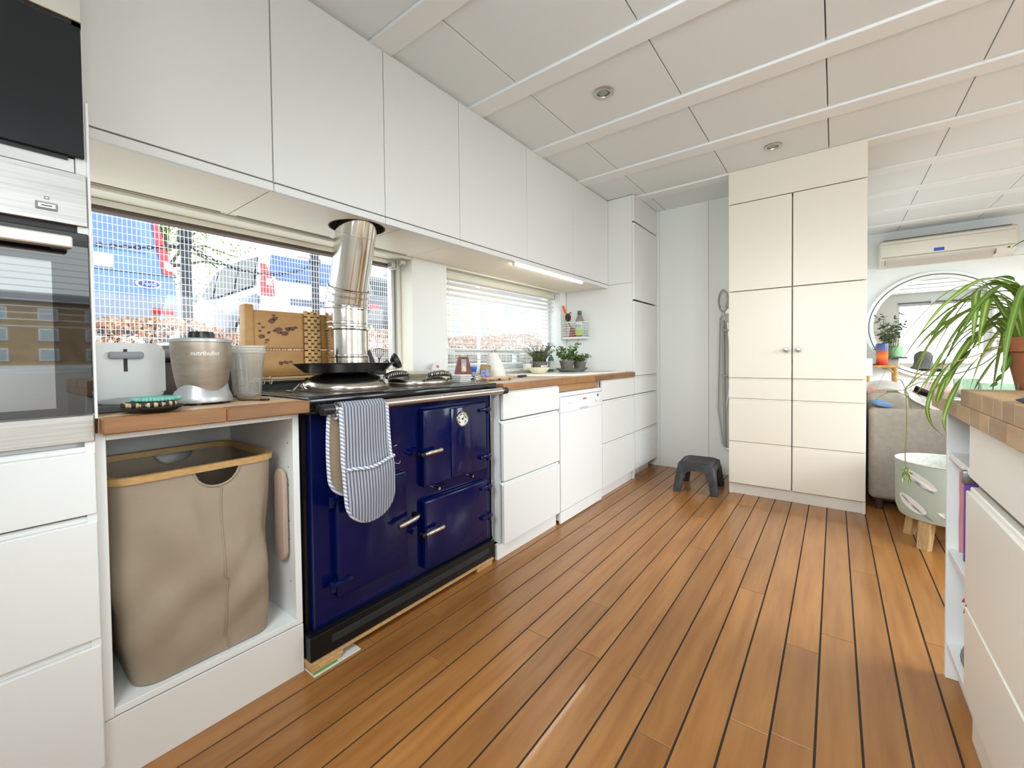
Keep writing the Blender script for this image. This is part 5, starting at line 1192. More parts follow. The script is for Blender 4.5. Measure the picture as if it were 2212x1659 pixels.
for x in (a0+.045, a1-.138): obj('louvre_end', bx(x, x+.004, 6.232, 6.30, 2.0, 2.045), GREYP, t)
obj('sticker', bx(2.125, 2.20, 6.1965, 6.1995, 2.083, 2.115, .0005), mat('sticker_blue', (.03, .07, .42), .4), t)
obj('sensor', bx(a1-.06, a1-.045, 6.228, 6.240, 2.04, 2.052, .002), BLACK, t)
obj('top_grille', bx(a0+.03, a1-.03, 6.25, 6.40, 2.2645, 2.267), GREYP, t)
for z in (2.062, 2.205): obj('panel_line', bx(a0+.02, a1-.02, 6.1975 if z > 2.1 else 6.203, 6.2035 if z > 2.1 else 6.212, z, z+.004), mat('line_grey', (.42, .4, .36), .6), t)
t = thing('cable_duct', 'short white cable trunking box beside the air conditioner', 'trunking', (2.76, 6.39, 1.98))
obj('cover', bx(2.70, 2.80, 6.375, 6.4195, 1.985, 2.07, .004), WHITE, t)
# round mirror
t = thing('round_mirror', 'large round mirror in a white frame with a thin dark line, on the far wall', 'mirror', (2.165, 6.41, 1.33))
MC = Vector((2.165, 0, 1.332))
def mring(name, r0, r1, y0, y1, m, bev=.004):
    obj(name, B().lathe((MC.x, 0, MC.z), [(r1, 6.418), (r1, y0+bev), (r1-bev, y0), (r0+bev, y0), (r0, y0+bev), (r0, y1)], 96, axis='y', cap0=False, cap1=False), m, t, True)
mring('outer_frame', .542, .575, 6.385, 6.418, WHITE); mring('dark_line', .534, .542, 6.397, 6.418, mat('mirror_line', (.02, .02, .02), .4), .001); mring('inner_frame', .498, .534, 6.388, 6.418, WHITE)
obj('mirror_glass', B().lathe((MC.x, 0, MC.z), [(0, 6.405), (.4985, 6.405), (.4985, 6.41), (0, 6.41)], 72, axis='y', cap0=False, cap1=False), mat('mirror_silver', (.90, .94, .92), .0, 1.), t)
# sofa
SOF = mat('sofa_fabric', (.335, .295, .245), .9, var=(.29, .25, .205), scale=30, bump=.25, bscale=500)
t = thing('sofa', 'taupe fabric sofa seen end-on beyond the cream cupboard, its arm towards the kitchen', 'sofa', (1.9, 4.6, 0))
def cush(x0, x1, y0, y1, z0, z1, bev): return bx(x0, x1, y0, y1, z0, z1, bev, 4)
obj('arm', cush(1.505, 2.28, 3.70, 3.90, .075, .668, .035), SOF, t, True); obj('arm', cush(1.505, 2.28, 5.55, 5.75, .075, .62, .04), SOF, t, True)
obj('back', cush(1.505, 1.72, 3.90, 5.55, .15, .76, .05), SOF, t, True)
obj('seat_base', cush(1.55, 2.26, 3.90, 5.55, .075, .30, .02), SOF, t, True)
for a, b_ in ((3.905, 4.72), (4.73, 5.545)): obj('seat_cushion', cush(1.72, 2.28, a, b_, .30, .44, .045), SOF, t, True)
for x in (1.56, 2.22):
    for y in (3.76, 5.69): obj('foot', B().cyl((x, y, .0), (x, y, .076), .018, .024, 12), mat('sofa_foot', (.05, .02, .015), .5), t, True)
obj('underside', bx(1.53, 2.25, 3.75, 5.7, .06, .075), mat('sofa_underside', (.05, .025, .02), .9), t)
def pillow(name, label, c, sx, sy, sz, rot, m, cat='cushion'):
    q = thing(name, label, cat, c); b = B(); bmesh.ops.create_cube(b.bm, size=2.0); bmesh.ops.subdivide_edges(b.bm, edges=b.bm.edges[:], cuts=7, use_grid_fill=True)
    for v in b.bm.verts:
        x, y, z = v.co; e = (1-abs(x)**3.0*.55)*(1-abs(y)**3.0*.55) if abs(z) > .0 else 1
        v.co = Vector((x*sx*(1-.06*(1-abs(y))), y*sy*(1-.06*(1-abs(x))), z*sz*max(.12, e)))
    b.xf(Matrix.Translation(c) @ Euler(rot).to_matrix().to_4x4()); obj('pillow', b, m, q, True); return q
pillow('cushion', 'large plump taupe cushion leaning over the sofa arm behind the cream cupboard', (1.68, 4.09, .655), .19, .15, .075, (radians(22), radians(10), 0), SOF)
pillow('cushion', 'small blue cushion tucked low behind the sofa arm', (1.575, 3.86, .692), .045, .05, .022, (.1, .2, .3), mat('cushion_blue', (.12, .22, .40), .9))
t = thing('throw_blanket', 'white and pink throw blanket draped over the taupe cushion', 'blanket', (1.66, 4.12, .80))
THR = mat('throw_fabric', (.80, .77, .74), .95, bump=.2, bscale=300)
def throw(s, v):
    x = 1.515+.40*s; z = .775+.045*sin(pi*min(1, s*1.5+.12))-.20*max(0, s-.45)+.008*sin(9*v+5*s)
    return (x, 4.03+.24*v-.05*s, z-.040*(1-v)**2+.016*v)
obj('throw', B().sheet(throw, 26, 14, .014), THR, t, True)
obj('pink_corner', B().sheet(lambda s, v: (1.512+.10*s, 4.012+.012*v-.01*s, .775+.035*sin(pi*min(1, s*1.5+.12))-(.105-.045*s)*(1-v)+.004*sin(9*s)), 10, 8, .010), mat('throw_pink', (.62, .40, .32), .95, var=(.70, .52, .44), scale=40, bump=.3, bscale=300), t, True)
t = thing('pink_floral_cushion', 'pink flower-patterned cushion at the far end of the sofa behind the spider plant', 'cushion', (1.98, 4.9, .72))
b = B(); b.sphere((2.02, 4.85, .735), .125, 1, .8, .58, 22, 14); random.seed(3)
for v in b.bm.verts: v.co += Vector((0, 0, .012*sin(40*v.co.x)*cos(31*v.co.y)))
obj('cover', b, mat('floral_pink', (.66, .34, .42), .9, var=(.80, .62, .64), scale=22), t, True)
t = thing('maroon_throw', 'dark maroon folded throw lying on the sofa below the pink cushion', 'blanket', (1.95, 4.45, .62))
obj('fold', B().sheet(lambda s, v: (1.80+.36*s, 4.20+.40*v, .765-.20*s+.03*sin(5*v+3*s)), 14, 12, .05), mat('maroon_cloth', (.035, .010, .016), .9), t, True)
t = thing('white_folded_sheet', 'white and pale blue folded cloth edge hanging on the sofa arm', 'cloth', (1.88, 3.9, .68))
obj('fold', B().sheet(lambda s, v: (1.78+.17*s, 3.90+.08*v, .745-.055*s-.02*s*s+.004*sin(8*s)), 10, 6, .018), mat('pale_blue_cloth', (.70, .74, .76), .9), t, True)
# rattan stand with pots
t = thing('rattan_stand', 'small rattan plant stand beside the round mirror', 'plant stand', (1.72, 6.10, 0))
RAT = mat('rattan', (.50, .27, .075), .5, var=(.38, .18, .045), scale=30)
obj('top', bx(1.585, 1.845, 5.98, 6.22, .885, .912, .008, 2), RAT, t, True)
for x in (1.605, 1.825):
    for y in (6.0, 6.20): obj('leg', B().cyl((x, y, 0), (x, y, .886), .018, .016, 12), RAT, t, True)
    obj('brace', B().cyl((x, 6.0, .80), (x, 6.20, .86), .008, n=8), RAT, t, True)
obj('brace', B().tube(catmull([(1.825, 6.0, .76), (1.81, 6.0, .83), (1.77, 6.0, .875)], 4), .010, 8), RAT, t, True)
for z in (.25,): obj('rail', B().cyl((1.605, 6.0, z), (1.825, 6.0, z), .010, n=8), RAT, t, True)
t = thing('sunset_pot', 'tall cylinder pot glazed blue over orange and red, on the rattan stand', 'plant pot', (1.722, 6.06, .912))
GL = ramp_mat('sunset_glaze', [(0, (.40, .015, .03)), (.22, (.62, .07, .02)), (.40, (.72, .20, .03)), (.52, (.62, .10, .02)), (.64, (.30, .09, .05)), (.72, (.07, .09, .26)), (1, (.02, .035, .14))], 2, .912, 1.142, .3)
obj('pot', B().lathe((1.722, 6.06, .912), [(0, 0), (.047, 0), (.050, .004), (.050, .228), (.0475, .231), (.045, .226), (.045, .20), (0, .20)], 32, cap0=False, cap1=False), GL, t, True)
t = thing('grey_pebble_dish', 'low dark dish on the rattan stand beside the sunset pot', 'dish', (1.65, 6.05, .912))
obj('dish', B().lathe((1.645, 6.04, .912), [(0, 0), (.035, 0), (.045, .012), (.042, .012), (0, .004)], 24, cap0=False, cap1=False), mat('dark_dish', (.05, .04, .06), .4), t, True)
t = thing('white_box', 'small white box at the edge of the cream cupboard beside the rattan stand', 'box', (1.60, 5.95, .80))
obj('lamp_box', bx(1.575, 1.638, 5.90, 5.97, .80, .985, .012, 2), WHITE, t, True)
obj('box_arm', bx(1.489, 1.58, 5.92, 5.95, .86, .89, .004), WHITE, t)
t = thing('wall_shelf', 'small dark ledge with a pale bracket holding the green pot in front of the mirror', 'shelf', (1.84, 6.28, .985))
obj('ledge', bx(1.72, 1.935, 6.19, 6.37, .980, .998, .003), mat('dark_ledge', (.05, .05, .05), .4), t)
obj('bracket', bx(1.74, 1.87, 6.25, 6.384, .86, .979, .006), mat('bracket_grey', (.34, .36, .30), .6), t)
t = thing('leafy_plant', 'leafy plant in a pale green pot in front of the lower left of the mirror', 'potted plant', (1.83, 6.29, .998))
gx, gy = 1.842, 6.255
obj('pot', B().lathe((gx, gy, .9985), [(0, 0), (.055, 0), (.058, .004), (.066, .115), (.0675, .122), (.062, .122), (.058, .10), (0, .10)], 30, cap0=False, cap1=False), mat('mint_pot', (.25, .48, .28), .4), t, True)
obj('soil', B().lathe((gx, gy, 1.10), [(.06, 0), (0, .004)], 18, cap0=False, cap1=False), SOIL, t)
LFD = mat('ficus_leaf', (.045, .075, .03), .4, var=(.08, .12, .05), scale=30)
sprigs((gx-.02, gy-.06, 1.10), .05, 18, .16, .42, (.050, .013), .14, LFD, STEM, t, 12, .10, 9)
sprigs((gx-.12, gy-.08, 1.00), .03, 8, .10, .20, (.06, .008), .10, LEAFA, STEM, t, 13, .2, 7)
# fabric plant basket on wooden legs
t = thing('planter_basket', 'pale green whale-patterned fabric basket on wooden legs behind the island end', 'basket', (1.80, 3.24, 0))
bx0, by0 = 1.800, 3.235
FAB = mat('basket_fabric', (.42, .48, .41), .9, bump=.2, bscale=300)
obj('basket_body', B().lathe((bx0, by0, 0), [(0, .145), (.17, .145), (.188, .152), (.203, .20), (.205, .40), (.206, .445)], 44, cap0=False, cap1=False), FAB, t, True)
obj('lining', B().lathe((bx0, by0, 0), [(.206, .445), (.210, .449), (.206, .453), (.200, .447), (.198, .36), (.19, .22), (0, .20)], 44, cap0=False, cap1=False), mat('basket_lining', (.62, .62, .56), .9, var=(.46, .48, .42), scale=45), t, True)
def on_basket(u, v, dr=.0012): a = radians(u); return Vector((bx0+(.2065+dr)*cos(a), by0+(.2065+dr)*sin(a), v))
def patch(name, cu, cv, ru, rv, m, tilt=0., dr=.0015):
    b = B(); k = 18; c = b.bm.verts.new(on_basket(cu, cv, dr)); vs = []
    for i in range(k):
        a = 2*pi*i/k; x, y = ru*cos(a), rv*sin(a); vs.append(b.bm.verts.new(on_basket(cu+x*cos(tilt)-y*300*sin(tilt), cv+x/300*sin(tilt)+y*cos(tilt), dr)))
    for i in range(k): b.bm.faces.new((c, vs[i], vs[(i+1) % k]))
    return obj(name, b, m, t)
WHM = mat('whale_white', (.72, .71, .66), .9); WHG = mat('whale_grey', (.22, .23, .26), .9)
patch('whale_print', 232, .372, 24, .024, WHM, -.55); patch('whale_shade', 231, .352, 22, .006, WHG, -.55, .002)
patch('whale_print', 222, .235, 22, .030, WHM, -.5); patch('whale_shade', 228, .218, 26, .0045, WHG, -.6, .002)
patch('whale_print', 276, .340, 15, .012, WHG, .35); patch('whale_shade', 278, .345, 8, .006, WHM, .35, .002)
patch('whale_print', 268, .20, 16, .012, WHM, -.4); patch('whale_shade', 270, .196, 12, .004, WHG, -.4, .002); patch('whale_print', 292, .225, 12, .02, WHM, .2)
LEGW = mat('pale_leg_wood', (.52, .36, .17), .5, var=(.42, .27, .12), scale=8, stretch=(8, 8, 1))
for a in (225, 315, 45, 135):
    q = radians(a+8); c = Vector((bx0+.145*cos(q), by0+.145*sin(q), 0)); M_ = Matrix.Translation(c) @ Matrix.Rotation(q, 4, 'Z') @ Matrix.Rotation(radians(0), 4, 'Y')
    b = B().loft([[M_ @ Vector((x+.022, y, 0)) for x, y in rrect(-.018, .018, -.026, .026, .004, 2)], [M_ @ Vector((x, y, .146)) for x, y in rrect(-.02, .02, -.029, .029, .004, 2)]])
    obj('leg', b, LEGW, t)
# person seated on the sofa, seen from behind in the mirror
t_ = None
# ================================================================== outside: quay, fence, parked cars
GZ = 1.19
struct('ground_street', bx(-60, -3.35, -30, 70, GZ-.2, GZ), mat('street_paving', (.30, .30, .31), .85, var=(.24, .24, .24), scale=3, bump=.2, bscale=30))
STONE = mat('quay_stone', (.30, .25, .18), .9, var=(.16, .13, .085), scale=9, bump=.8, bscale=26)
struct('wall_quay', bx(-3.34, -2.92, -12, 40, -.4, 1.10), mat('quay_joint', (.22, .19, .14), .95))  # core of the quay wall, faced with the stones below
q = bpy.data.objects['wall_quay']; random.seed(31); y = -1.0; stones = []
sm = None
for row in range(4):
    y = -.6+random.uniform(0, .3); z0 = .62+row*.122
    while y < 9.0:
        l = random.uniform(.16, .42); d = random.uniform(-.012, .02)
        obj('stone', bx(-2.94, -2.905+d, y, y+l-.014, z0, z0+.110, .014), STONE, q); y += l
struct('ground_quayside', bx(-3.0, -.90, -12, 40, -.5, -.4), mat('canal_water', (.03, .045, .04), .05))
# dry leaf hedge
random.seed(17); b = B()
DRY = mat('dry_leaves', (.50, .24, .13), .75, var=(.74, .56, .42), scale=24)
for i in range(9000):
    y = random.uniform(-.6, 9.5); x = random.uniform(-3.35, -2.88); hz = 1.345+.05*sin(2.3*y)+.03*sin(7*y)+.016*max(0, y-2)
    z = random.uniform(1.08, hz) if random.random() < .8 else hz-random.random()**2*.06
    c = Vector((x, y, z)); d = Vector((random.uniform(-1, 1), random.uniform(-1, 1), random.uniform(-.7, .9))).normalized(); s = d.cross(Vector((random.uniform(-1, 1), random.uniform(-1, 1), random.uniform(-1, 1)))).normalized()
    l = random.uniform(.035, .065); n_ = d.cross(s)*.008
    b.mesh([c-d*l*.5, c+s*l*.32+n_, c+d*l*.5, c-s*l*.32+n_], [(0, 1, 2, 3)])
tag(obj('leaf_hedge', b, DRY, normals=False), 'low bank of dry brown leaves along the quay behind the wire fence', 'hedge', kind='stuff')
struct('ground_bank', bx(-3.38, -2.93, -8, 40, 1.05, 1.12), mat('bank_soil', (.16, .11, .07), .95))
t = thing('brick_planter_wall', 'low tan stone kerb wall behind the leaf bank seen through the blind', 'kerb', (-3.5, 6.5, GZ)) if False else None
# wire fence
t = thing('wire_fence', 'pale welded wire mesh fence standing along the quay outside the windows', 'fence', (-2.70, 4.0, .6))
WM = mat('galvanised_wire', (.78, .79, .82), .45, .2); b = B()
ya, yb, za, zb = -.4, 9.4, .95, 2.62; n = int((yb-ya)/.0262)
def bar(b, x0, x1, y0, y1, z0, z1):
    b.mesh([(x0, y0, z0), (x1, y0, z0), (x1, y1, z0), (x0, y1, z0), (x0, y0, z1), (x1, y0, z1), (x1, y1, z1), (x0, y1, z1)], [(0, 1, 5, 4), (1, 2, 6, 5), (2, 3, 7, 6), (3, 0, 4, 7), (0, 3, 2, 1), (4, 5, 6, 7)])
for i in range(n+1): bar(b, -2.7014, -2.6986, ya+i*.0262-.0014, ya+i*.0262+.0014, za, zb)
for i in range(int((zb-za)/.053)+1): bar(b, -2.7045, -2.7015, ya, yb, za+i*.053-.0016, za+i*.053+.0016)
obj('wire_mesh', b, WM, t, kind='stuff')
for y in (-.3, 4.62, 9.3): obj('post', B().cyl((-2.725, y, -.4), (-2.725, y, 2.66), .024, n=12), WM, t, True)
# bollards and chains
CI = mat('bollard_black', (.030, .033, .045), .5)
def bollard(label, y, h=2.27):
    t = thing('bollard', label, 'bollard', (-3.45, y, GZ-.1), 'black bollards along the quay')
    obj('shaft', B().lathe((-3.45, y, 0), [(.062, GZ-.1), (.058, GZ+.15), (.046, GZ+.25), (.043, h-.14)], 20), CI, t, True)
    obj('cap', B().lathe((-3.45, y, 0), [(.043, h-.14), (.062, h-.12), (.064, h-.09), (.046, h-.075), (.058, h-.03), (.040, h-.006), (0, h)], 20), CI, t, True)
    obj('chain_eye', B().tube([(-3.43+.0, y+.05*cos(a), h-.16+.02*sin(a)) for a in [i*pi/8 for i in range(17)]], .007, 6), CI, t, True)
ybs = (-.10, 1.335, 2.585, 3.90)
bollard('black iron bollard hidden behind the oven housing end of the fence', ybs[0]) if False else None
bollard('black iron bollard between the blue van and the white car', ybs[1]); bollard('black iron bollard standing before the rear window of the white car', ybs[2], 2.29)
LK = B(); an = [2*pi*i/10 for i in range(11)]
LK.tube([(.026*cos(a)*(1.0), .014*sin(a), 0) for a in an], .0058, 6, caps=False)
lme = obj('link', LK, CI, None, True); link_mesh = lme.data; bpy.data.objects.remove(lme)
def chain(label, p0, p1, sag):
    p0, p1 = Vector(p0), Vector(p1); t = thing('chain', label, 'chain', p0); L_ = (p1-p0).length*1.03; n = int(L_/.041)
    for i in range(n):
        f = (i+.5)/n; c = p0.lerp(p1, f)-Vector((0, 0, sag*4*f*(1-f))); f2 = f+.01; d = (p0.lerp(p1, f2)-Vector((0, 0, sag*4*f2*(1-f2)))-c).normalized()
        s = Vector((1, 0, 0)); u_ = d.cross(s).normalized()
        if i % 2: s, u_ = u_, -s
        M_ = Matrix((d, s, u_)).transposed().to_4x4(); M_.translation = c
        o = bpy.data.objects.new('link', link_mesh); COL.objects.link(o); o.parent = t; o.matrix_parent_inverse = Matrix.Translation(-t.location); o.matrix_basis = M_
chain('black iron chain hanging from the first bollard in front of the blue van', (-3.43, .20, 2.05), (-3.43, 1.29, 2.10), .075)
chain('black iron chain sagging between the two bollards in front of the white car', (-3.43, 1.38, 2.10), (-3.43, 2.53, 2.12), .165)
# vehicles: rear faces look towards the boat
RUB = mat('tyre_rubber', (.02, .02, .021), .8); CGL = mat('car_glass', (.02, .032, .034), .12, spec=.25); RED = mat('tail_light_red', (.55, .012, .02), .15, coat=.5); PLATE = mat('number_plate', (.78, .76, .66), .4)
def vehicle(name, label, xr, yc, wd, prof, paint, inset, belt, cat='car'):
    """prof: side outline (distance forward from the rear bumper, height); body narrows above the belt line"""
    t = thing(name, label, cat, (xr-2, yc, GZ)); h2 = wd/2
    top = max(z for _, z in prof)
    def hw(z): return h2-.02-max(0, (z-belt)/(top-belt))*inset if z > belt else h2-.05*max(0, (.45-z)/.45)
    Rr = [(xr-d, yc-hw(z), GZ+z) for d, z in prof]; Ll = [(xr-d, yc+hw(z), GZ+z) for d, z in prof]; k = len(prof)
    b = B(); b.mesh(Rr+Ll, [tuple(range(k))]+[tuple(range(2*k-1, k-1, -1))]+[(i, (i+1) % k, k+(i+1) % k, k+i) for i in range(k)])
    bmesh.ops.recalc_face_normals(b.bm, faces=b.bm.faces[:]); bmesh.ops.bevel(b.bm, geom=b.bm.edges[:], offset=.045, segments=3, affect='EDGES', profile=.6)
    obj('body', b, paint, t, 50)
    return t, hw
def on_rear(prof, z):
    for (d0, z0), (d1, z1) in zip(prof, prof[1:]):
        if z0 <= z <= z1 and z1 > z0: return d0+(d1-d0)*(z-z0)/(z1-z0)
    return 0
def rear_panel(name, t, prof, xr, yc, pts, m, th=.02, off=.008, parent=None):
    """pts (y offset, height) on the rear face"""
    A = [(xr-on_rear(prof, z)+off, yc+y, GZ+z) for y, z in pts]; Bq = [(x-th, y, z) for x, y, z in A]; k = len(pts)
    b = B().mesh(A+Bq, [tuple(range(k)), tuple(range(2*k-1, k-1, -1))]+[(i, (i+1) % k, k+(i+1) % k, k+i) for i in range(k)])
    return obj(name, b, m, parent or t)
def wheel(t, x, y, r=.32):
    w_ = obj('wheel', B().lathe((x, y, GZ+r), [(0, -.09), (r*.7, -.095), (r-.02, -.095), (r, -.07), (r, .07), (r-.02, .095), (r*.7, .095), (0, .09)], 26, axis='y'), RUB, t, True)
    obj('hubcap', B().lathe((x, y, GZ+r), [(0, -.105), (r*.5, -.102), (r*.64, -.097)], 20, axis='y', cap0=False, cap1=False), mat('hubcap', (.5, .5, .52), .35, .7), w_, True)
# blue van
pv = [(0, .34), (-.02, .62), (.0, .98), (.06, 1.28), (.30, 1.96), (.55, 2.04), (2.9, 2.00), (3.5, 1.25), (4.4, 1.02), (4.55, .6), (4.5, .30)]
VB = mat('van_blue', (.085, .20, .50), .22, coat=.7)
t, hw = vehicle('van', 'blue van parked with its rear to the boat, at the left of the long window', -6.0, .98, 1.92, pv, VB, .20, 1.05, 'van')
P = lambda name, pts, m, **k: rear_panel(name, t, pv, -6.0, .98, pts, m, **k)
P('rear_window', [(-.66, 1.32), (.66, 1.32), (.60, 1.55), (.55, 1.82), (-.55, 1.82), (-.60, 1.55)], mat('van_rear_glass', (.10, .18, .36), .08, spec=.6))  # reflected sky is put into the glass as a blue base colour
P('tailgate_seam', [(-.86, 1.030), (.86, 1.030), (.86, 1.045), (-.86, 1.045)], mat('van_seam', (.01, .02, .05), .6), off=.004)
P('plate_recess', [(-.30, 1.07), (.30, 1.07), (.30, 1.25), (-.30, 1.25)], mat('van_chrome', (.7, .7, .72), .2, .9)); P('number_plate', [(-.26, 1.09), (.26, 1.09), (.26, 1.21), (-.26, 1.21)], PLATE, off=.016)
P('bumper', [(-.95, .36), (.95, .36), (.96, .60), (.94, .72), (-.94, .72), (-.96, .60)], mat('van_bumper', (.28, .33, .42), .5), off=.07, th=.10); P('bumper_skirt', [(-.90, .22), (.90, .22), (.93, .40), (-.93, .40)], mat('skirt_dark', (.035, .035, .04), .7), off=.05, th=.10)
for s in (-1, 1):
    P('tail_light', [(s*.93, 1.04), (s*.80, 1.06), (s*.76, 1.45), (s*.745, 1.90), (s*.80, 1.92), (s*.86, 1.45)][::s], RED, off=.03, th=.06)
    P('reverse_lamp', [(s*.925, 1.10), (s*.84, 1.11), (s*.82, 1.24), (s*.90, 1.22)][::s], mat('clear_lamp', (.75, .72, .72), .2), off=.036, th=.02)
    P('bumper_reflector', [(s*.90, .50), (s*.66, .50), (s*.66, .57), (s*.90, .57)][::s], RED, off=.08)
bd = P('badge', [(.66+.14*cos(a)-.02, .90+.06*sin(a)) for a in [2*pi*i/24 for i in range(24)]], mat('badge_chrome', (.75, .76, .8), .15, 1.), off=.014)
b2 = P('badge_field', [(.64+.118*cos(a), .90+.046*sin(a)) for a in [2*pi*i/24 for i in range(24)]], mat('badge_blue', (.03, .06, .30), .25), off=.019, parent=bd)
text('badge_lettering', 'Ford', .075, lambda v: (-5.977-.02+on_rear(pv, .9)*0+v.z+.021, 1.62+v.x, GZ+.877+v.y), mat('badge_letter', (.8, .8, .85), .3), bd, .001)
for x in (-6.75, -9.7):
    for y in (.10, 1.86): wheel(t, x, y)
obj('side_window', bx(-8.9, -7.0, 1.80, 1.835, GZ+1.25, GZ+1.70, .01), CGL, t)
# white car
pc = [(0, .36), (-.02, .60), (.0, .98), (.05, 1.22), (.24, 1.70), (.42, 1.79), (2.2, 1.76), (3.15, 1.16), (3.95, .98), (4.12, .65), (4.05, .32)]
WHC = mat('car_white', (.52, .54, .58), .2, coat=.7)
t, hw = vehicle('car', 'white car parked with its rear to the boat, right of the blue van', -6.0, 3.93, 1.76, pc, WHC, .16, .98)
P = lambda name, pts, m, **k: rear_panel(name, t, pc, -6.0, 3.93, pts, m, **k)
GRD = mat('car_rear_glass', (.06, .13, .34), .08, spec=.4)
P('rear_window', [(-.60, 1.20), (.60, 1.20), (.70, 1.32), (.62, 1.64), (-.62, 1.64), (-.70, 1.32)], GRD, off=.012)
P('brake_light', [(-.16, 1.685), (.16, 1.685), (.16, 1.71), (-.16, 1.71)], RED, off=.012)
P('wiper', [(-.30, 1.215), (.22, 1.26), (.22, 1.28), (-.30, 1.235)], BLACK, off=.02)
for s in (-1, 1):
    P('tail_light', [(s*.86, .92), (s*.68, .92), (s*.68, 1.18), (s*.745, 1.44), (s*.83, 1.46), (s*.86, 1.2)][::s], RED, off=.035, th=.07)
    P('reverse_lamp', [(s*.80, 1.08), (s*.70, 1.08), (s*.70, 1.20), (s*.78, 1.20)][::s], mat('clear_lamp', (.75, .72, .72)), off=.042)
P('number_plate', [(-.26, .60), (.26, .60), (.26, .71), (-.26, .71)], PLATE, off=.03)
P('plate_handle', [(-.42, .80), (.42, .80), (.42, .90), (-.42, .90)], mat('handle_slate', (.10, .12, .18), .4), off=.02)
P('bumper', [(-.87, .34), (.87, .34), (.88, .52), (.86, .70), (-.86, .70), (-.88, .52)], WHC, off=.06, th=.1)
P('bumper_skirt', [(-.80, .22), (.80, .22), (.84, .36), (-.84, .36)], mat('skirt_dark', (.035, .035, .04)), off=.05, th=.1)
em = P('emblem', [(.12+.045*cos(a), 1.02+.045*sin(a)) for a in [2*pi*i/16 for i in range(16)]], mat('badge_chrome', (.75, .76, .8)), off=.012)
ys_ = 3.93-hw(1.3)
def side_win(pts, m, nm='side_window'):
    b = B(); A = [(-6.0-d, 3.93-hw(z)-.008, GZ+z) for d, z in pts]; Bq = [(x, y+.02, z) for x, y, z in A]; k = len(pts)
    obj(nm, b.mesh(A+Bq, [tuple(range(k)), tuple(range(2*k-1, k-1, -1))]+[(i, (i+1) % k, k+(i+1) % k, k+i) for i in range(k)]), m, t)
side_win([(.42, 1.12), (.45, 1.62), (1.15, 1.66), (1.15, 1.10)], CGL); side_win([(1.22, 1.10), (1.22, 1.66), (2.05, 1.64), (2.15, 1.08)], CGL); side_win([(2.25, 1.08), (2.15, 1.62), (2.35, 1.58), (2.95, 1.12)], CGL)
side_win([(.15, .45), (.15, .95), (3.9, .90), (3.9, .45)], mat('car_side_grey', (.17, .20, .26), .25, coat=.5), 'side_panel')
obj('side_mirror', B().sphere((-8.75, 2.95, GZ+1.12), .09, .7, .8, 1.1, 12, 8), WHC, t, True)
for x in (-6.72, -9.3):
    for y in (3.10, 4.76): wheel(t, x, y, .30)
# dark car further along
pd = [(0, .36), (.0, .9), (.10, 1.15), (.55, 1.72), (.8, 1.80), (2.3, 1.76), (3.2, 1.1), (4.0, .95), (4.1, .6), (4.05, .32)]
t, hw = vehicle('car', 'dark grey car beyond the flue, partly seen at the end of the long window', -6.3, 6.15, 1.78, pd, mat('car_dark', (.05, .055, .075), .25, coat=.6), .25, .95)
rear_panel('rear_window', t, pd, -6.3, 6.15, [(-.62, 1.22), (.62, 1.22), (.55, 1.62), (-.55, 1.62)], CGL)
for s in (-1, 1): rear_panel('tail_light', t, pd, -6.3, 6.15, [(s*.86, .86), (s*.62, .88), (s*.62, 1.0), (s*.82, 1.02)][::s], RED, off=.03, th=.05)
rear_panel('bumper', t, pd, -6.3, 6.15, [(-.87, .34), (.87, .34), (.87, .66), (-.87, .66)], mat('skirt_dark', (.035, .035, .04)), off=.06, th=.1)
for x in (-7.0, -9.6):
    for y in (5.33, 6.97): wheel(t, x, y, .31)
# street tree
t = thing('street_tree', 'leafy street tree behind the bollard between the two cars', 'tree', (-13, 4.4, GZ))
BARK = mat('bark', (.12, .10, .08), .9)
obj('trunk', B().tube(catmull([(-13, 3.3, GZ), (-13.05, 3.3, GZ+1.4), (-13, 3.5, GZ+3.2), (-13, 3.8, GZ+4.6)], 4), [.16, .15, .15, .14, .14, .13, .13, .12, .12, .11, .10, .09, .08], 10), BARK, t, True)
random.seed(44); b = B(); br = B()
for k in range(16):
    c0 = Vector((-13, 3.6, GZ+random.uniform(2.2, 4.2))); tip = Vector((-13+random.uniform(-1.6, 1.6), 3.9+random.uniform(-1.3, 1.6), GZ+random.uniform(1.7, 5.2)))
    br.tube([c0, c0.lerp(tip, .5)+Vector((0, 0, .2)), tip], [.05, .03, .012], 6)
    for i in range(190):
        c = tip+Vector((random.gauss(0, .40), random.gauss(0, .40), random.gauss(0, .30))); d = Vector((random.uniform(-1, 1), random.uniform(-1, 1), random.uniform(-1, .5))).normalized(); s = d.cross(Vector((random.uniform(-1, 1), random.uniform(-1, 1), 1))).normalized(); l = random.uniform(.07, .13)
        b.mesh([c, c+d*l*.5+s*l*.3, c+d*l, c+d*l*.5-s*l*.3], [(0, 1, 2, 3)])
obj('branch', br, BARK, t, True, kind='stuff'); obj('crown', b, mat('tree_leaf', (.22, .36, .06), .6, var=(.42, .52, .14), scale=3), t, kind='stuff', normals=False)
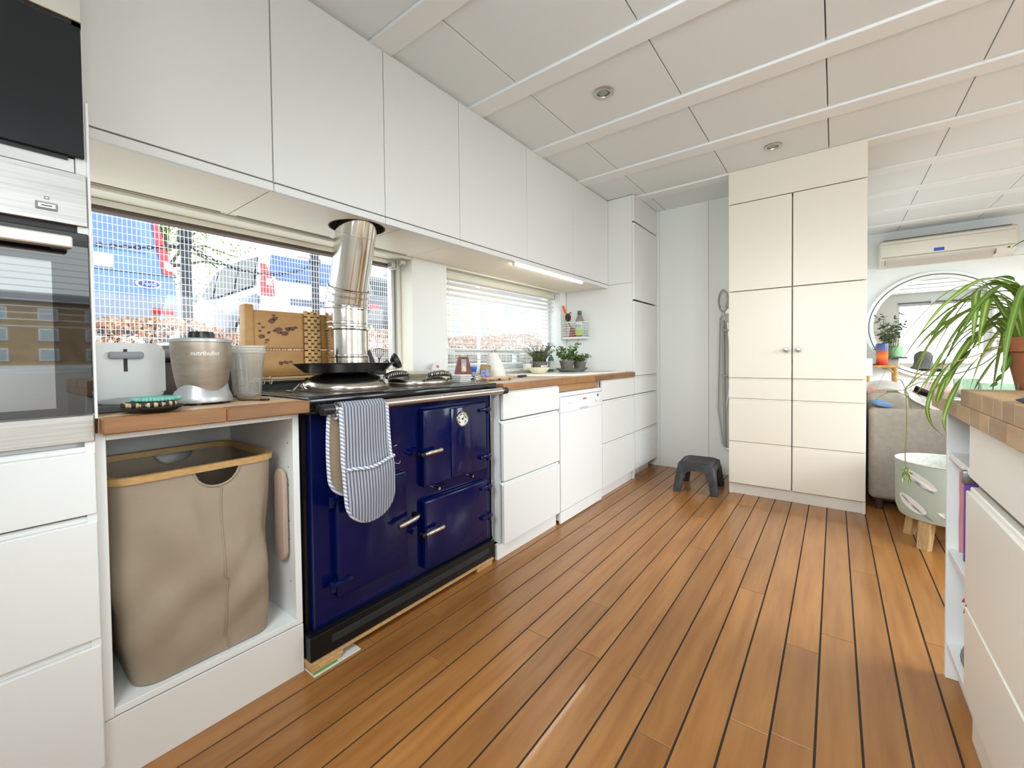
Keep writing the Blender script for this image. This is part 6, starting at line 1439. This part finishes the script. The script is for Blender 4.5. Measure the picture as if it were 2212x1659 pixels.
# pale brick house seen through the blind
t = thing('brick_house', 'pale brick house across the street seen through the window blind', 'house', (-19, 24, GZ))
HB = mat('house_brick', (.72, .58, .44), .85, var=(.64, .50, .37), scale=12); HW = mat('house_white', (.88, .88, .87), .7)
obj('wall', bx(-22, -17, 17.2, 23.0, GZ, GZ+4.6), HB, t); obj('wing_wall', bx(-22, -17.5, 23.0, 32.0, GZ, GZ+4.8), HW, t)
obj('roof', B().prism([(-22.5, GZ+4.6), (-16.6, GZ+4.6), (-19.5, GZ+6.6)], 'xz', 16.9, 32.4), mat('roof_tile', (.30, .28, .30), .8), t)
for y0 in (18.3, 21.0, 24.2, 26.6, 29.0):
    for z0 in (.8, 2.7):
        xf_ = -17.0 if y0 < 23 else -17.5
        w_ = obj('window', bx(xf_-.05, xf_+.04, y0, y0+1.1, GZ+z0, GZ+z0+1.3), HW, t); obj('pane', bx(xf_+.041, xf_+.05, y0+.08, y0+1.02, GZ+z0+.08, GZ+z0+1.22), mat('house_glass', (.42, .46, .52), .1), w_)
# brick building across the water, reflected in the oven glass
t = thing('waterside_building', 'tan brick waterside building mirrored in the oven door glass', 'building', (58, 8, -.4))
TB = mat('tan_brick', (.50, .34, .18), .85, var=(.42, .27, .13), scale=1.5, bump=.2, bscale=12)
obj('wall', bx(55, 68, -34, 60, -.4, 6.6), TB, t); obj('plinth', bx(54.8, 55, -34, 60, -.4, .9), HW, t)
obj('roof', B().prism([(54.4, 6.6), (68.6, 6.6), (64, 7.9), (59, 7.9)], 'xz', -34.4, 60.4), mat('slate_roof', (.16, .16, .18), .7), t)
wm = pm = None
for z0 in (1.3, 3.1, 4.9):
    for k in range(30):
        y0 = -32+k*3.05
        w_ = obj('window', bx(54.9, 55.05, y0, y0+1.25, z0, z0+1.1), HW, t) if wm is None else bpy.data.objects.new('window', wm)
        if wm is None: wm = w_.data; base = (y0, z0)
        else: COL.objects.link(w_); w_.parent = t; w_.matrix_parent_inverse = Matrix.Translation(-t.location); w_.location = (0, y0-base[0], z0-base[1])
        p_ = obj('pane', bx(54.87, 54.9, base[0]+.09, base[0]+1.16, base[1]+.09, base[1]+1.01), mat('house_glass', (.25, .28, .33)), w_) if pm is None else bpy.data.objects.new('pane', pm)
        if pm is None: pm = p_.data
        else: COL.objects.link(p_); p_.parent = w_
struct('ground_canal', bx(4.1, 54.8, -60, 80, -.6, -.45), mat('canal_water', (.03, .045, .04)))

struct('bounce_deck', bx(-2.55, -.862, -12, 40, .70, .775, .01), mat('bounce_white', (.80, .79, .75), .6))  # unseen reflector, added to throw sky light up onto the cabinet undersides
# ================================================================== person seen only in the round mirror
t = thing('pouf', 'low round grey pouf carrying the person who shows in the round mirror', 'pouf', (2.42, 3.42, 0))
obj('pouf_cover', B().lathe((2.42, 3.42, 0), [(0, 0), (.20, 0), (.235, .04), (.245, .16), (.225, .29), (.15, .335), (0, .34)], 32, cap0=False, cap1=False), SOF, t, True)
t = thing('person', 'person in a grey hood and dark jacket, seated, seen from behind in the round mirror', 'person', (2.42, 3.45, 0))
J = []; E_ = []; R = []
def jn(p, r, par=None):
    J.append(Vector((2.42, 3.45, 0))+Vector(p)); R.append(r)
    if par is not None: E_.append((par, len(J)-1))
    return len(J)-1
pel = jn((0, 0, .43), .145); sp = jn((0, .035, .56), .135, pel); ch = jn((0, .06, .70), .15, sp); nb_ = jn((0, .055, .80), .075, ch); nk = jn((0, .04, .85), .055, nb_)
hd = jn((0, .03, .915), .085, nk); hd2 = jn((0, .035, .975), .088, hd); hd3 = jn((0, .04, 1.03), .055, hd2)
for s in (-1, 1):
    hp = jn((s*.095, -.04, .42), .095, pel); kn = jn((s*.14, -.42, .47), .062, hp); sh_ = jn((s*.14, -.44, .28), .056, kn); an_ = jn((s*.14, -.43, .085), .040, sh_); to = jn((s*.15, -.57, .045), .038, an_)
    sl = jn((s*.165, .055, .745), .072, ch); el = jn((s*.245, -.02, .55), .048, sl); wr_ = jn((s*.12, -.20, .535), .030, el); pm_ = jn((s*.085, -.255, .535), .030, wr_)
    for k, (fx_, fl) in enumerate(((-.030, .050), (-.010, .062), (.010, .058), (.030, .045))):
        f1 = jn((s*(.070+fx_*.7), -.285, .538+fx_*.25), .0105, pm_); f2 = jn((s*(.062+fx_*.6), -.285-fl*.6, .530+fx_*.25), .009, f1); f3 = jn((s*(.056+fx_*.6), -.285-fl*.8, .508+fx_*.25), .008, f2)
    t1 = jn((s*.048, -.25, .552), .011, pm_); t2 = jn((s*.034, -.285, .556), .009, t1)
me = bpy.data.meshes.new('person_rig'); me.from_pydata(J, E_, []); o = bpy.data.objects.new('person_rig', me); COL.objects.link(o)
sm_ = o.modifiers.new('skin', 'SKIN'); 
if not me.skin_vertices:
    b_ = bmesh.new(); b_.from_mesh(me); b_.verts.layers.skin.verify(); b_.to_mesh(me); b_.free()
for i, r in enumerate(R): me.skin_vertices[0].data[i].radius = (r, r); me.skin_vertices[0].data[i].use_root = (i == 0)
ss = o.modifiers.new('sub', 'SUBSURF'); ss.levels = 2; ss.render_levels = 2
dg = bpy.context.evaluated_depsgraph_get(); dg.update()
bm_ = bpy.data.meshes.new_from_object(o.evaluated_get(dg)); bpy.data.objects.remove(o)
SKIN = mat('skin_tone', (.52, .33, .25), .5); JKT = mat('jacket_dark', (.030, .034, .045), .8, bump=.2, bscale=80); TRS = mat('trousers_dark', (.05, .055, .075), .85); SHO = mat('shoe_dark', (.03, .025, .02), .6)
bm_.materials.clear()
for m in (SKIN, JKT, TRS, SHO): bm_.materials.append(m)
for p in bm_.polygons:
    c = p.center-Vector((2.42, 3.45, 0)); p.use_smooth = True
    if c.z > .835: p.material_index = 0
    elif c.z < .10: p.material_index = 3
    elif c.y < -.215 and .49 < c.z < .58 and abs(c.x) < .125: p.material_index = 0
    elif c.z < .50 and not (c.z > .46 and abs(c.x) > .2): p.material_index = 2
    else: p.material_index = 1
o = bpy.data.objects.new('body', bm_); COL.objects.link(o); o.parent = t; o.matrix_parent_inverse = Matrix.Translation(-t.location)
hc = Vector((2.42, 3.483, .945))
HOODM = mat('hood_grey', (.16, .155, .15), .95, var=(.10, .10, .095), scale=26, bump=.4, bscale=200)
b = B(); n = 30
rings = []
for h, ry, rx in ((-.155, .15, .17), (-.10, .115, .115), (-.04, .112, .108), (.03, .115, .112), (.08, .100, .098), (.115, .065, .062), (.128, .02, .02)):
    ring = []
    for i in range(n):
        a = radians(-62)+radians(304)*i/(n-1); ring.append(hc+Vector((rx*cos(a), .012+ry*sin(a), h+.01*sin(5*a)*.3)))
    rings.append(ring)
b.loft(rings, False, False, closed=False); obj('hood', b, HOODM, t, True, normals=False)
obj('nose', B().sphere(hc+Vector((0, -.100, -.01)), .016, .8, 1.2, 1.3, 10, 8), SKIN, t, True)
obj('mouth', B().sphere(hc+Vector((0, -.088, -.052)), .020, 1.1, .35, .32, 12, 6), mat('lip', (.45, .18, .16), .5), t, True)
for s in (-1, 1):
    obj('eye', B().sphere(hc+Vector((s*.033, -.084, .016)), .012, 1.2, .6, .7, 10, 8), mat('eye_white', (.7, .7, .68), .3), t, True)
    obj('ear', B().sphere(hc+Vector((s*.090, .0, .0)), .028, .35, .7, 1.1, 10, 8), SKIN, t, True)
